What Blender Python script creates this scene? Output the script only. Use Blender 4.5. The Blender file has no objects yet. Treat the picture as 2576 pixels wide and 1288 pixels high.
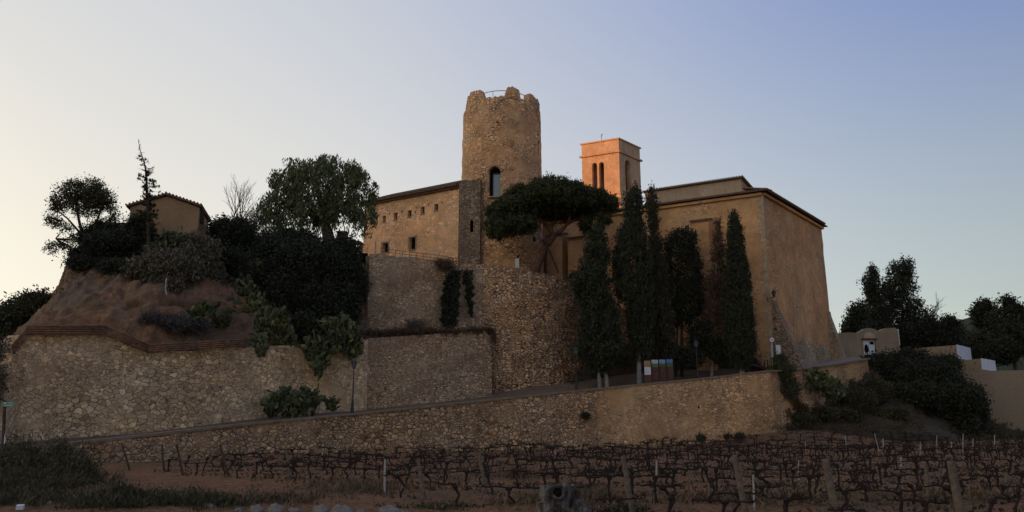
import bpy, math, random
import numpy as np
from mathutils import Vector, Matrix, noise
random.seed(7); rng = np.random.default_rng(7)
R = math.radians
S = bpy.context.scene

# ------------------------------------------------------------------ camera, sky, sun
EYE = 1.9; F = 1983.0; PITCH = math.atan(426/1983.0)
cam = bpy.data.cameras.new('camera'); camo = bpy.data.objects.new('camera', cam)
S.collection.objects.link(camo); S.camera = camo
camo.location = (0, 0, EYE); camo.rotation_euler = (R(90)+PITCH, 0, 0)
cam.sensor_width = 36; cam.lens = 36*F/2576; cam.clip_end = 9000; cam.clip_start = 0.1
SUN_AZ = R(-80); SUN_EL = R(2.6)
W = bpy.data.worlds.new('World'); S.world = W; W.use_nodes = True
nt = W.node_tree; nt.nodes.clear()
sky = nt.nodes.new('ShaderNodeTexSky'); sky.sky_type = 'NISHITA'; sky.sun_disc = False
sky.sun_elevation = SUN_EL; sky.sun_rotation = SUN_AZ; sky.air_density = 1.0; sky.dust_density = 1.3; sky.ozone_density = 1.6
hs = nt.nodes.new('ShaderNodeHueSaturation'); hs.inputs['Saturation'].default_value = 0.6; hs.inputs['Value'].default_value = 1.6
bg = nt.nodes.new('ShaderNodeBackground'); bg.inputs[1].default_value = 0.15
wo = nt.nodes.new('ShaderNodeOutputWorld'); L_ = nt.links.new
L_(sky.outputs[0], hs.inputs['Color'])
# thin evening veil over the clear sky: pale and warm towards the sun, blue away from it and overhead
tc_ = nt.nodes.new('ShaderNodeTexCoord'); dt = nt.nodes.new('ShaderNodeVectorMath'); dt.operation = 'DOT_PRODUCT'
L_(tc_.outputs['Generated'], dt.inputs[0]); dt.inputs[1].default_value = (math.sin(SUN_AZ), math.cos(SUN_AZ), 0)
mr = nt.nodes.new('ShaderNodeMapRange'); mr.inputs['From Min'].default_value = -1; L_(dt.outputs['Value'], mr.inputs['Value'])
sx = nt.nodes.new('ShaderNodeSeparateXYZ'); L_(tc_.outputs['Generated'], sx.inputs[0])
def wramp(src, stops, k=1.0):
    x = nt.nodes.new('ShaderNodeValToRGB'); cr = x.color_ramp; cr.interpolation = 'B_SPLINE' if len(stops) > 3 else 'LINEAR'
    while len(cr.elements) < len(stops): cr.elements.new(.5)
    for e, (p, c) in zip(cr.elements, stops): e.position = p; e.color = (*[q*k for q in c], 1)
    L_(src, x.inputs[0]); return x.outputs[0]
def wmix(f, a, b, mode='MIX'):
    x = nt.nodes.new('ShaderNodeMix'); x.data_type = 'RGBA'; x.blend_type = mode
    if isinstance(f, float): x.inputs[0].default_value = f
    else: L_(f, x.inputs[0])
    L_(a, x.inputs[6])
    if isinstance(b, tuple): x.inputs[7].default_value = (*b, 1)
    else: L_(b, x.inputs[7])
    return x.outputs[2]
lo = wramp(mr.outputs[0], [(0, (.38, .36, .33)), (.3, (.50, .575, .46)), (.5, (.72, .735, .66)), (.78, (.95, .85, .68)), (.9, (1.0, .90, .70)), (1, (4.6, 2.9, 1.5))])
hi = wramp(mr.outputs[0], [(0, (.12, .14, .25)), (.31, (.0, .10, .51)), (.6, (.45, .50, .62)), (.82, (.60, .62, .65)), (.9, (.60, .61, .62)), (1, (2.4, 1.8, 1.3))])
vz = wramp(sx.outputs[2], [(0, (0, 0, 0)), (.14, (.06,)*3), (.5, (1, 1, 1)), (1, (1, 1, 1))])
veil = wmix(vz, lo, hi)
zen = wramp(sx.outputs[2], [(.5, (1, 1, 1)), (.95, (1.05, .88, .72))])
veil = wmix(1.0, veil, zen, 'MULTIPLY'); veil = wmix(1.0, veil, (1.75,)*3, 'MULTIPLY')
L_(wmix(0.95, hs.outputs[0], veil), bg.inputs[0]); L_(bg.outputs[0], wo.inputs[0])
sl = bpy.data.lights.new('sun', 'SUN'); sl.energy = 2.65; sl.angle = R(0.5); sl.color = (1, .44, .18)
so = bpy.data.objects.new('sun', sl); S.collection.objects.link(so)
sdir = Vector((math.sin(SUN_AZ)*math.cos(SUN_EL), math.cos(SUN_AZ)*math.cos(SUN_EL), math.sin(SUN_EL)))
so.rotation_euler = sdir.to_track_quat('Z', 'Y').to_euler()
S.view_settings.view_transform = 'Standard'; S.view_settings.look = 'None'
S.view_settings.exposure = 2.0; S.view_settings.gamma = 1
S.cycles.max_bounces = 6; S.cycles.diffuse_bounces = 3; S.cycles.transparent_max_bounces = 4

# ------------------------------------------------------------------ helpers
cp, sp = math.cos(PITCH), math.sin(PITCH)
def P(u, v, y):
    xc = (u-1288)/F; yc = (644-v)/F
    d = Vector((xc, cp-yc*sp, sp+yc*cp))
    return Vector((0, 0, EYE)) + d*(y/d.y)
def G(u, v, z=0.0):
    xc = (u-1288)/F; yc = (644-v)/F
    d = Vector((xc, cp-yc*sp, sp+yc*cp))
    return Vector((0, 0, EYE)) + d*((z-EYE)/d.z)
def link(o): S.collection.objects.link(o); return o
def tag(o, label=None, cat=None, group=None, kind=None):
    if label: o['label'] = label
    if cat: o['category'] = cat
    if group: o['group'] = group
    if kind: o['kind'] = kind
    return o
def thing(name, loc, label, cat, group=None):
    o = bpy.data.objects.new(name, None); o.empty_display_size = .3; o.location = loc; link(o)
    return tag(o, label, cat, group)
def wl(p):
    v = Vector((0, 0, 0))
    while p: v = v+p.location; p = p.parent
    return v
class MB:
    def __init__(s): s.v = []; s.f = []
    def add(s, vs, fs):
        n = len(s.v); s.v += [tuple(x) for x in vs]; s.f += [tuple(i+n for i in f) for f in fs]; return s
    def box(s, c, size, rz=0, rx=0, ry=0):
        m = Matrix.Rotation(rz, 3, 'Z') @ Matrix.Rotation(ry, 3, 'Y') @ Matrix.Rotation(rx, 3, 'X'); c = Vector(c)
        vs = [c + m @ Vector((x*size[0]/2, y*size[1]/2, z*size[2]/2)) for x in (-1, 1) for y in (-1, 1) for z in (-1, 1)]
        return s.add(vs, [(0, 1, 3, 2), (4, 6, 7, 5), (0, 4, 5, 1), (2, 3, 7, 6), (0, 2, 6, 4), (1, 5, 7, 3)])
    def beam(s, a, b, w, h):
        a = Vector(a); b = Vector(b); d = (b-a); L = d.length; d.normalize()
        side = d.cross(Vector((0, 0, 1)))
        if side.length < 1e-3: side = Vector((1, 0, 0))
        side.normalize(); up = side.cross(d)
        vs = [p + side*(x*w/2) + up*(z*h/2) for p in (a, b) for x, z in ((-1, -1), (1, -1), (1, 1), (-1, 1))]
        return s.add(vs, [(3, 2, 1, 0), (4, 5, 6, 7), (0, 1, 5, 4), (1, 2, 6, 5), (2, 3, 7, 6), (3, 0, 4, 7)])
    def tube(s, path, rad, n=8, cap=True):
        path = [Vector(p) for p in path]; m = len(path)
        if not hasattr(rad, '__len__'): rad = [rad]*m
        vs = []; ref = Vector((0.3, 0.9, 0.1))
        for i, p in enumerate(path):
            d = (path[min(i+1, m-1)]-path[max(i-1, 0)]).normalized()
            a = d.cross(ref)
            if a.length < .05: a = d.cross(Vector((1, 0, 0)))
            a.normalize(); b = d.cross(a)
            for k in range(n):
                t = 2*math.pi*k/n; vs.append(p + (a*math.cos(t)+b*math.sin(t))*rad[i])
        fs = [(i*n+k, i*n+(k+1) % n, (i+1)*n+(k+1) % n, (i+1)*n+k) for i in range(m-1) for k in range(n)]
        if cap: fs += [tuple(range(n-1, -1, -1)), tuple(range((m-1)*n, m*n))]
        return s.add(vs, fs)
    def prism(s, poly, vec):
        poly = [Vector(p) for p in poly]; vec = Vector(vec); n = len(poly)
        return s.add(poly+[p+vec for p in poly], [tuple(range(n-1, -1, -1)), tuple(range(n, 2*n))]+[(i, (i+1) % n, (i+1) % n+n, i+n) for i in range(n)])
    def hull(s, bot, top):
        n = len(bot)
        return s.add(list(bot)+list(top), [tuple(range(n-1, -1, -1)), tuple(range(n, 2*n))]+[(i, (i+1) % n, (i+1) % n+n, i+n) for i in range(n)])
    def blob(s, c, r, seg=8, rings=5, jit=0.15, rot=None):
        c = Vector(c); vs = [c+(rot @ Vector((0, 0, -r[2])) if rot else Vector((0, 0, -r[2])))]
        for i in range(1, rings):
            ph = math.pi*i/rings - math.pi/2
            for k in range(seg):
                t = 2*math.pi*k/seg; j = 1+random.uniform(-jit, jit)
                q = Vector((r[0]*math.cos(ph)*math.cos(t)*j, r[1]*math.cos(ph)*math.sin(t)*j, r[2]*math.sin(ph)*j))
                vs.append(c+(rot @ q if rot else q))
        q = Vector((0, 0, r[2])); vs.append(c+(rot @ q if rot else q)); L = len(vs)-1
        fs = [(0, 1+(k+1) % seg, 1+k) for k in range(seg)]
        for i in range(rings-2):
            for k in range(seg):
                a = 1+i*seg+k; b = 1+i*seg+(k+1) % seg; fs.append((a, b, b+seg, a+seg))
        fs += [(L, 1+(rings-2)*seg+k, 1+(rings-2)*seg+(k+1) % seg) for k in range(seg)]
        return s.add(vs, fs)
    def mesh(s, name, mat, off=Vector((0, 0, 0)), smooth=False):
        me = bpy.data.meshes.new(name)
        me.from_pydata([(x[0]-off.x, x[1]-off.y, x[2]-off.z) for x in s.v], [], s.f); me.materials.append(mat)
        if smooth: me.polygons.foreach_set('use_smooth', [True]*len(me.polygons))
        me.update(); return me
    def build(s, name, mat, parent=None, smooth=False, loc=None, cuts=None):
        off = wl(parent) if parent else Vector(loc) if loc else Vector((0, 0, 0))
        o = bpy.data.objects.new(name, s.mesh(name, mat, off, smooth)); link(o)
        if parent: o.parent = parent
        elif loc: o.location = loc
        if cuts and cuts.v: boolcut(o, cuts, off)
        return o
def fixn(me):
    import bmesh
    b = bmesh.new(); b.from_mesh(me); bmesh.ops.recalc_face_normals(b, faces=b.faces); b.to_mesh(me); b.free()
def boolcut(o, mb, off):
    fixn(o.data)
    for part in mb.parts if hasattr(mb, 'parts') else [mb]:
        cm = part.mesh('cut', o.data.materials[0], off); fixn(cm); co = bpy.data.objects.new('cut', cm); link(co)
        co.location = off
        md = o.modifiers.new('b', 'BOOLEAN'); md.operation = 'DIFFERENCE'; md.solver = 'EXACT'; md.object = co
        bpy.context.view_layer.update()
        dg = bpy.context.evaluated_depsgraph_get()
        nm = bpy.data.meshes.new_from_object(o.evaluated_get(dg)); nm.name = o.name
        o.modifiers.clear(); o.data = nm; bpy.data.objects.remove(co)
class Cuts:
    def __init__(s): s.parts = []
    @property
    def v(s): return s.parts
    def add(s, mb): s.parts.append(mb)
def archpoly(c, side, up, w, h, n=9, flat=False):
    # polygon centre-bottom c, opening width w, height h (to the crown)
    c = Vector(c); pts = [c-side*(w/2), c+side*(w/2)]
    if flat: return pts+[c+side*(w/2)+up*h, c-side*(w/2)+up*h]
    for k in range(n+1):
        t = math.pi*k/n; pts.append(c+side*(math.cos(t)*w/2)+up*(h-w/2+math.sin(t)*w/2))
    return pts
UP = Vector((0, 0, 1))
def npmesh(name, V, nper, mat, parent=None, loc=None):
    """V: (N*nper,3) array, faces are consecutive runs of nper vertices"""
    off = wl(parent) if parent else Vector(loc) if loc else Vector((0, 0, 0))
    V = V-np.array(off); n = len(V); me = bpy.data.meshes.new(name)
    me.vertices.add(n); me.vertices.foreach_set('co', V.astype(np.float32).ravel())
    me.loops.add(n); me.loops.foreach_set('vertex_index', np.arange(n, dtype=np.int32))
    k = n//nper; me.polygons.add(k); me.polygons.foreach_set('loop_start', np.arange(0, n, nper, dtype=np.int32))
    try: me.polygons.foreach_set('loop_total', np.full(k, nper, dtype=np.int32))
    except Exception: pass
    me.materials.append(mat); me.update(calc_edges=True)
    o = bpy.data.objects.new(name, me); link(o)
    if parent: o.parent = parent
    elif loc: o.location = loc
    return o
def fbm(p, s=1.0, o=3): return noise.fractal(Vector(p)*s, 1.0, 2.0, o, noise_basis='PERLIN_ORIGINAL')
def ss(x, a, b): t = max(0, min(1, (x-a)/(b-a))); return t*t*(3-2*t)

# ------------------------------------------------------------------ materials
class NM:
    def __init__(s, name, rough=.9, spec=.2):
        s.m = bpy.data.materials.new(name); s.m.use_nodes = True; s.t = s.m.node_tree
        s.b = s.t.nodes['Principled BSDF']; s.b.inputs['Roughness'].default_value = rough
        s.b.inputs['Specular IOR Level'].default_value = spec; s.tc = s.t.nodes.new('ShaderNodeTexCoord')
    def n(s, typ, **k):
        x = s.t.nodes.new(typ)
        for a, b in k.items(): setattr(x, a, b)
        return x
    def l(s, a, b): s.t.links.new(a, b)
    def map(s, sc=(1, 1, 1), src=None):
        x = s.n('ShaderNodeMapping'); x.inputs['Scale'].default_value = sc; s.l(src or s.tc.outputs['Object'], x.inputs[0]); return x.outputs[0]
    def noise(s, sc, det=4, rough=.55, vec=None):
        x = s.n('ShaderNodeTexNoise'); x.inputs['Scale'].default_value = sc; x.inputs['Detail'].default_value = det; x.inputs['Roughness'].default_value = rough
        s.l(vec or s.tc.outputs['Object'], x.inputs['Vector']); return x
    def ramp(s, fac, stops, interp='LINEAR'):
        x = s.n('ShaderNodeValToRGB'); cr = x.color_ramp; cr.interpolation = interp
        while len(cr.elements) < len(stops): cr.elements.new(.5)
        for e, (p, c) in zip(cr.elements, stops):
            e.position = p; e.color = (c[0], c[1], c[2], 1) if hasattr(c, '__len__') else (c, c, c, 1)
        s.l(fac, x.inputs[0]); return x.outputs[0]
    def mix(s, fac, a, b, mode='MIX'):
        x = s.n('ShaderNodeMix', data_type='RGBA', blend_type=mode)
        for val, idx in ((fac, 0), (a, 6), (b, 7)):
            if hasattr(val, 'is_output') or isinstance(val, bpy.types.NodeSocket): s.l(val, x.inputs[idx])
            elif idx == 0: x.inputs[0].default_value = val
            else: x.inputs[idx].default_value = (*val, 1) if len(val) == 3 else val
        return x.outputs[2]
    def math(s, op, a, b=None):
        x = s.n('ShaderNodeMath', operation=op)
        for i, val in enumerate((a, b)):
            if val is None: continue
            if isinstance(val, bpy.types.NodeSocket): s.l(val, x.inputs[i])
            else: x.inputs[i].default_value = val
        return x.outputs[0]
    def color(s, c):
        if isinstance(c, bpy.types.NodeSocket): s.l(c, s.b.inputs['Base Color'])
        else: s.b.inputs['Base Color'].default_value = (*c, 1)
    def bump(s, h, strength=.5, dist=.05):
        x = s.n('ShaderNodeBump'); x.inputs['Strength'].default_value = strength; x.inputs['Distance'].default_value = dist
        s.l(h, x.inputs['Height']); s.l(x.outputs[0], s.b.inputs['Normal']); return s
def stone(name, sc, c1, c2, mortar, zs=1.5, mw=.06, plaster=None, pa=(.5, .6), bump=.7, dark=.6, warp=.25, crack=.4):
    m = NM(name)
    w = m.noise(1.7, 3); vec = m.n('ShaderNodeVectorMath', operation='SCALE'); m.l(w.outputs['Color'], vec.inputs[0]); vec.inputs['Scale'].default_value = warp
    add = m.n('ShaderNodeVectorMath', operation='ADD'); m.l(m.tc.outputs['Object'], add.inputs[0]); m.l(vec.outputs[0], add.inputs[1])
    mp = m.map((1, 1, zs), add.outputs[0])
    def layer(k):
        vo = m.n('ShaderNodeTexVoronoi', feature='F1'); vo.inputs['Scale'].default_value = k; m.l(mp, vo.inputs['Vector']); vo.inputs['Randomness'].default_value = .9
        ve = m.n('ShaderNodeTexVoronoi', feature='DISTANCE_TO_EDGE'); ve.inputs['Scale'].default_value = k; m.l(mp, ve.inputs['Vector']); ve.inputs['Randomness'].default_value = .9
        return vo.outputs['Color'], ve.outputs['Distance']
    ca, da = layer(sc); cb, db_ = layer(sc*1.5)
    pick = m.ramp(m.noise(.45, 4, .6).outputs[0], [(.49, 0), (.53, 1)])
    cc_ = m.mix(pick, ca, cb); dd_ = m.mix(pick, da, db_)
    sep = m.n('ShaderNodeSeparateColor'); m.l(cc_, sep.inputs[0]); dd_ = m.math('MULTIPLY', dd_, 1.0)
    st = m.mix(sep.outputs[0], c1, c2)
    st = m.mix(1.0, st, m.ramp(sep.outputs[1], [(0, dark), (.3, .86), (.75, 1.1), (1, 1.45)]), 'MULTIPLY')
    st = m.mix(m.math('MULTIPLY', sep.outputs[2], .28), st, tuple(.5*(c1[0]+c2[0])*q for q in (.8, .82, .8)))
    wn = m.mix(1.0, st, m.ramp(m.noise(9, 5).outputs[0], [(.3, .75), (.7, 1.2)]), 'MULTIPLY')
    e = m.ramp(dd_, [(mw*.5, 0), (mw*1.3, 1)])
    col = m.mix(e, mortar, wn)
    ck = m.math('MULTIPLY', m.ramp(dd_, [(mw*.3, 1), (mw*1.0, 0)]), m.ramp(m.noise(1.6, 4, .7).outputs[0], [(.36, 0), (.5, 1)]))
    col = m.mix(ck, col, tuple(q*crack for q in mortar))
    hgt = m.math('ADD', m.ramp(dd_, [(0, 0), (mw*2.4, 1)]), m.math('MULTIPLY', m.noise(14, 4).outputs[0], .5))
    if plaster:
        pn = m.ramp(m.noise(.35, 7, .7).outputs[0], [(pa[0], 0), (pa[1], .92)])
        pc = m.mix(m.ramp(m.noise(1.3, 7, .75).outputs[0], [(.3, 0), (.7, 1)]), plaster, tuple(x*.66 for x in plaster))
        col = m.mix(pn, col, pc)
        hgt = m.mix(pn, hgt, m.noise(5, 6, .7).outputs[0])
    hue = m.mix(m.ramp(m.noise(.16, 3).outputs[0], [(.4, 0), (.6, 1)]), (1.15, .98, .80), (1.07, .99, .89))
    big = m.ramp(m.noise(.3, 5, .65).outputs[0], [(.32, .7), (.66, 1.18)])
    col = m.mix(1.0, m.mix(1.0, col, big, 'MULTIPLY'), hue, 'MULTIPLY'); m.color(col); m.bump(hgt, bump, .07)
    return m.m
def plaster(name, c1, c2, sc=.8, streak=True, bump=.35, fine=7):
    m = NM(name)
    a = m.mix(m.ramp(m.noise(sc, 7, .68).outputs[0], [(.32, 0), (.68, 1)]), c1, c2)
    a = m.mix(1.0, a, m.ramp(m.noise(fine, 5, .7).outputs[0], [(.3, .78), (.7, 1.15)]), 'MULTIPLY')
    if streak:
        stx = m.noise(1.0, 5, .6, m.map((2.2, 2.2, .18)))
        a = m.mix(1.0, a, m.ramp(stx.outputs[0], [(.35, .88), (.6, 1.03)]), 'MULTIPLY')
    m.color(a); m.bump(m.noise(4, 8, .7).outputs[0], bump, .06); return m.m
def flat(name, c, rough=.7, spec=.3, var=.2, sc=6):
    m = NM(name, rough, spec)
    m.color(m.mix(1.0, c, m.ramp(m.noise(sc, 4).outputs[0], [(.3, 1-var), (.7, 1+var)]), 'MULTIPLY')); return m.m
def leafmat(name, c1, c2, c3=None, sc=.9):
    m = NM(name, .75, .15)
    a = m.mix(m.ramp(m.noise(sc, 3).outputs[0], [(.35, 0), (.65, 1)]), c1, c2)
    g = m.n('ShaderNodeNewGeometry')
    a = m.mix(m.ramp(g.outputs['Random Per Island'], [(.45, 0), (1, 1)]), a, c3 or tuple(x*1.35 for x in c2))
    m.color(a); return m.m
M = {}
M['lower'] = stone('roadside_rubble', 2.76, (.64, .45, .27), (.35, .235, .145), (.30, .20, .125), 1.35, .08, (.38, .26, .16), (.50, .66), .9, .5, .25, .3)
M['lower2'] = stone('ochre_rubble', 3.00, (.72, .47, .26), (.44, .285, .155), (.43, .28, .155), 1.8, .06, (.56, .37, .20), (.46, .63), .8, .6, .25, .35)
M['big'] = stone('fieldstone', 2.52, (.72, .55, .345), (.46, .335, .21), (.38, .275, .17), 1.4, .04, (.46, .33, .205), (.5, .64), .7, .65, .4, .35)
M['grey'] = stone('grey_rubble', 2.88, (.66, .49, .325), (.40, .29, .195), (.35, .25, .165), 2.0, .06, (.35, .255, .17), (.50, .66), .9, .6, .25, .3)
M['bastion'] = stone('warm_rubble', 2.28, (.86, .56, .32), (.46, .285, .155), (.26, .16, .09), 2.4, .10, (.46, .295, .165), (.56, .7), 1.0, .45, .3, .25)
M['tower'] = stone('tower_rubble', 1.98, (.95, .61, .335), (.58, .355, .20), (.42, .255, .145), 1.7, .075, (.70, .44, .245), (.45, .6), 1.0, .5, .3, .25)
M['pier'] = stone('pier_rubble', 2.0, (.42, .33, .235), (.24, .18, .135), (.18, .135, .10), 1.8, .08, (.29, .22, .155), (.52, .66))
M['apron'] = stone('apron_rubble', 2.4, (.48, .40, .295), (.31, .25, .18), (.29, .235, .17), 1.6, .06, (.35, .29, .21), (.46, .62))
M['palace'] = stone('palace_wall', 2.04, (.94, .60, .345), (.72, .445, .25), (.64, .395, .22), 1.8, .05, (.84, .52, .29), (.43, .58), .6, .8, .25, .5)
M['church'] = stone('church_render', 2.6, (.74, .46, .25), (.48, .295, .165), (.46, .285, .16), 1.8, .06, (.64, .40, .215), (.35, .5), .6, .6)
M['church2'] = stone('church_end_render', 2.6, (.78, .49, .265), (.48, .29, .16), (.46, .285, .155), 1.8, .06, (.58, .36, .195), (.40, .53), .7, .6)
M['clere'] = plaster('clerestory_render', (.50, .37, .25), (.40, .29, .19), .5)
M['bell'] = plaster('bell_tower_render', (.66, .45, .28), (.44, .29, .175), .9)
M['quoin'] = flat('quoin_stone', (.42, .30, .19), .9, .2, .3, 3)
M['house'] = plaster('house_render', (.40, .255, .14), (.28, .18, .10), .5, False)
M['tile'] = flat('roof_tile', (.19, .12, .08), .9, .15, .35, 4)
M['coping'] = flat('coping_concrete', (.22, .165, .112), .9, .2, .25, 2)
M['cem'] = plaster('cemetery_render', (.33, .25, .165), (.23, .17, .115), .5, True)
M['cem2'] = plaster('cemetery_wall_render', (.28, .215, .15), (.24, .18, .125), .15, False)
M['white'] = flat('white_paint', (.62, .64, .68), .7, .3, .08, 2)
M['iron'] = flat('black_iron', (.012, .012, .013), .5, .5, .2)
M['rust'] = flat('corten_steel', (.10, .045, .03), .8, .3, .3, 3)
M['log'] = flat('brown_timber', (.17, .09, .05), .85, .2, .45, 4)
M['wood'] = flat('weathered_wood', (.14, .105, .075), .9, .2, .35, 9)
M['paleplastic'] = flat('pale_stake', (.33, .31, .29), .6, .3, .12)
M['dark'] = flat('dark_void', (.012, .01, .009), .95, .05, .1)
M['glass'] = NM('window_glass', .12, .6); M['glass'].color((.17, .21, .24)); M['glass'] = M['glass'].m  # blue-grey base colour stands in for the sky reflected in the pane
M['bark'] = flat('bark', (.075, .05, .035), .95, .1, .4, 5)
M['pinebark'] = flat('pine_bark', (.13, .07, .045), .95, .1, .4, 4)
M['limebark'] = flat('limed_trunk', (.26, .24, .22), .95, .1, .3, 4)
M['twig'] = flat('bare_twigs', (.11, .08, .06), .95, .1, .3, 4)
M['vine'] = flat('vine_wood', (.034, .025, .021), .95, .1, .4, 12)
M['pine'] = leafmat('pine_needles', (0.030, 0.037, 0.017), (0.066, 0.071, 0.029), sc=1.6)
M['cyp'] = leafmat('cypress_foliage', (0.027, 0.032, 0.018), (0.045, 0.049, 0.026))
M['cyp2'] = leafmat('thin_cypress_foliage', (0.036, 0.033, 0.021), (0.061, 0.055, 0.031))
M['red'] = leafmat('dry_cypress_foliage', (0.072, 0.043, 0.029), (0.111, 0.072, 0.046))
M['pepper'] = leafmat('pepper_leaves', (0.065, 0.078, 0.034), (0.124, 0.137, 0.058))
M['bush'] = leafmat('dark_bush_leaves', (0.023, 0.026, 0.017), (0.038, 0.042, 0.025))
M['tree'] = leafmat('tree_leaves', (0.046, 0.048, 0.026), (0.078, 0.075, 0.039))
M['dry'] = leafmat('dry_scrub', (0.072, 0.058, 0.042), (0.117, 0.104, 0.065), (0.221, 0.182, 0.130))
M['agave'] = leafmat('agave_leaves', (0.058, 0.065, 0.042), (0.098, 0.104, 0.058))
M['slate'] = leafmat('bluish_scrub', (0.065, 0.058, 0.055), (0.098, 0.088, 0.081), (0.130, 0.117, 0.104))
M['grass'] = leafmat('weeds', (.035, .038, .018), (.065, .055, .028), (.12, .095, .05), .5)
M['drygrass'] = leafmat('dry_grass_blades', (.09, .06, .035), (.14, .095, .055))
M['orange'] = leafmat('orange_scrub', (.07, .035, .012), (.11, .06, .02))
M['pear'] = leafmat('prickly_pear_pads', (.045, .058, .028), (.08, .092, .042), (.17, .16, .07), 1.2)
def soilmat():
    m = NM('red_soil', .95, .1)
    a = m.mix(m.ramp(m.noise(.3, 7, .7).outputs[0], [(.38, 0), (.62, 1)]), (.28, .145, .078), (.20, .115, .068))
    g = m.ramp(m.noise(.16, 7, .7).outputs[0], [(.5, 0), (.64, .8)])
    a = m.mix(g, a, (.11, .088, .05))
    a = m.mix(1.0, a, m.ramp(m.noise(4.5, 8, .8).outputs[0], [(.36, .4), (.5, .95), (.66, 1.55)]), 'MULTIPLY')
    vo = m.n('ShaderNodeTexVoronoi'); vo.inputs['Scale'].default_value = 5; m.l(m.tc.outputs['Object'], vo.inputs['Vector'])
    a = m.mix(m.ramp(vo.outputs['Distance'], [(.06, .8), (.14, 0)]), a, (.30, .24, .18))
    m.color(a); m.bump(m.noise(5, 9, .75).outputs[0], 1.0, .2); return m.m
def cragmat(name, c1, c2, c3):
    m = NM(name, .95, .1)
    a = m.mix(m.ramp(m.noise(.35, 6, .65).outputs[0], [(.38, 0), (.62, 1)]), c1, c2)
    st = m.noise(1.0, 6, .65, m.map((.25, .25, 1.6)))
    a = m.mix(m.ramp(st.outputs[0], [(.48, 0), (.62, .8)]), a, c3)
    a = m.mix(1.0, a, m.ramp(m.noise(4, 7, .75).outputs[0], [(.3, .65), (.7, 1.3)]), 'MULTIPLY')
    gl = m.noise(1.0, 6, .7, m.map((1.1, 1.1, .28))); a = m.mix(1.0, a, m.ramp(gl.outputs[0], [(.36, .75), (.6, 1.12)]), 'MULTIPLY'); a = m.mix(m.ramp(m.noise(.17, 4, .6).outputs[0], [(.5, 0), (.62, .7)]), a, tuple(.72*(q+.06) for q in c2)); m.color(a); m.bump(m.math('ADD', m.noise(2.2, 9, .72).outputs[0], gl.outputs[0]), 1.0, .35); return m.m
M['soil'] = soilmat()
M['crag'] = cragmat('eroded_earth', (.30, .17, .092), (.22, .145, .092), (.34, .165, .08))
M['bank'] = cragmat('grassy_bank', (.055, .05, .032), (.08, .06, .04), (.13, .08, .05))
M['road'] = flat('lane_earth', (.15, .105, .07), .9, .2, .2, 1)
M['farhill'] = flat('far_hill', (.07, .075, .05), .95, .1, .3, .02)
M['rock'] = flat('grey_rock', (.19, .17, .15), .9, .2, .35, 5)

# ------------------------------------------------------------------ surfaces
def resample(pts, step):
    out = [pts[0]]
    for a, b in zip(pts, pts[1:]):
        a_ = np.array(a, float); b_ = np.array(b, float); n = max(1, int(math.hypot(*(b_-a_)[:2])/step))
        out += [tuple(a_+(b_-a_)*k/n) for k in range(1, n+1)]
    return out
def smoothline(pts, step=1.2, k=3):
    p = np.array(resample(pts, step))
    for _ in range(k):
        q = p.copy(); q[1:-1] = (p[:-2]+2*p[1:-1]+p[2:])/4; p = q
    return [tuple(x) for x in p]
def wallmesh(pts, thick, batter=0, step=.5, rows=12, amp=.05, ragged=.04, back=None):
    """pts: (x,y,ztop,zbot) left to right; front faces the camera side"""
    pts = resample([tuple(p) for p in pts], step); n = len(pts); mb = MB(); vs = []
    for i, p in enumerate(pts):
        a = np.array(pts[max(0, i-1)][:2]); b = np.array(pts[min(n-1, i+1)][:2]); t = (b-a)/max(1e-6, np.linalg.norm(b-a))
        nx, ny = t[1], -t[0]          # front normal
        zt = p[2]+ragged*fbm((p[0]*1.7, p[1]*1.7, 3), 1)*2
        for r in range(rows+1):
            f = r/rows; z = p[3]+(zt-p[3])*f
            o = batter*(p[2]-z)+amp*fbm((p[0], p[1], z), .8)*(1 if 0 < r else 0)
            vs.append((p[0]+nx*o, p[1]+ny*o, z))
        vs.append((p[0]-nx*thick, p[1]-ny*thick, zt)); vs.append((p[0]-nx*thick, p[1]-ny*thick, p[3]))
    m = rows+3; fs = []
    for i in range(n-1):
        for r in range(m): a = i*m+r; b = i*m+(r+1) % m; fs.append((a, a+m, b+m, b))
    fs += [tuple(range(m)), tuple((n-1)*m+r for r in range(m-1, -1, -1))]
    return mb.add(vs, fs)
def loft(rows, name, mat, amp=.2, sc=.5, nu=60, nv=30, kind='structure', smooth=True):
    """rows: list of polylines (front to back), each a list of points; bilinear surface"""
    def samp(l, t):
        t *= len(l)-1; i = min(int(t), len(l)-2); return Vector(l[i]).lerp(Vector(l[i+1]), t-i)
    mb = MB(); vs = []
    for j in range(nv+1):
        for i in range(nu+1):
            t = j/nv*(len(rows)-1); k = min(int(t), len(rows)-2)
            p = samp(rows[k], i/nu).lerp(samp(rows[k+1], i/nu), t-k)
            d = amp*fbm(p, sc, 5)-(.9*math.exp(-((p.z-10.4-.25*fbm(p, .5, 2))/.22)**2)*ss(p.x, -26, -24)*(1-ss(p.x, -19, -17)) if name == 'cliff' else 0)+(.0 if amp < .75 or name != 'cliff' else .45*abs(fbm((p.x*1.2, p.y*1.2, p.z*.35), .9, 4))); vs.append((p.x+d*.3, p.y-d*.8, p.z+d*.5))
    fs = [(j*(nu+1)+i, j*(nu+1)+i+1, (j+1)*(nu+1)+i+1, (j+1)*(nu+1)+i) for j in range(nv) for i in range(nu)]
    o = mb.add(vs, fs).build(name, mat, smooth=smooth); tag(o, kind=kind); return o

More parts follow.
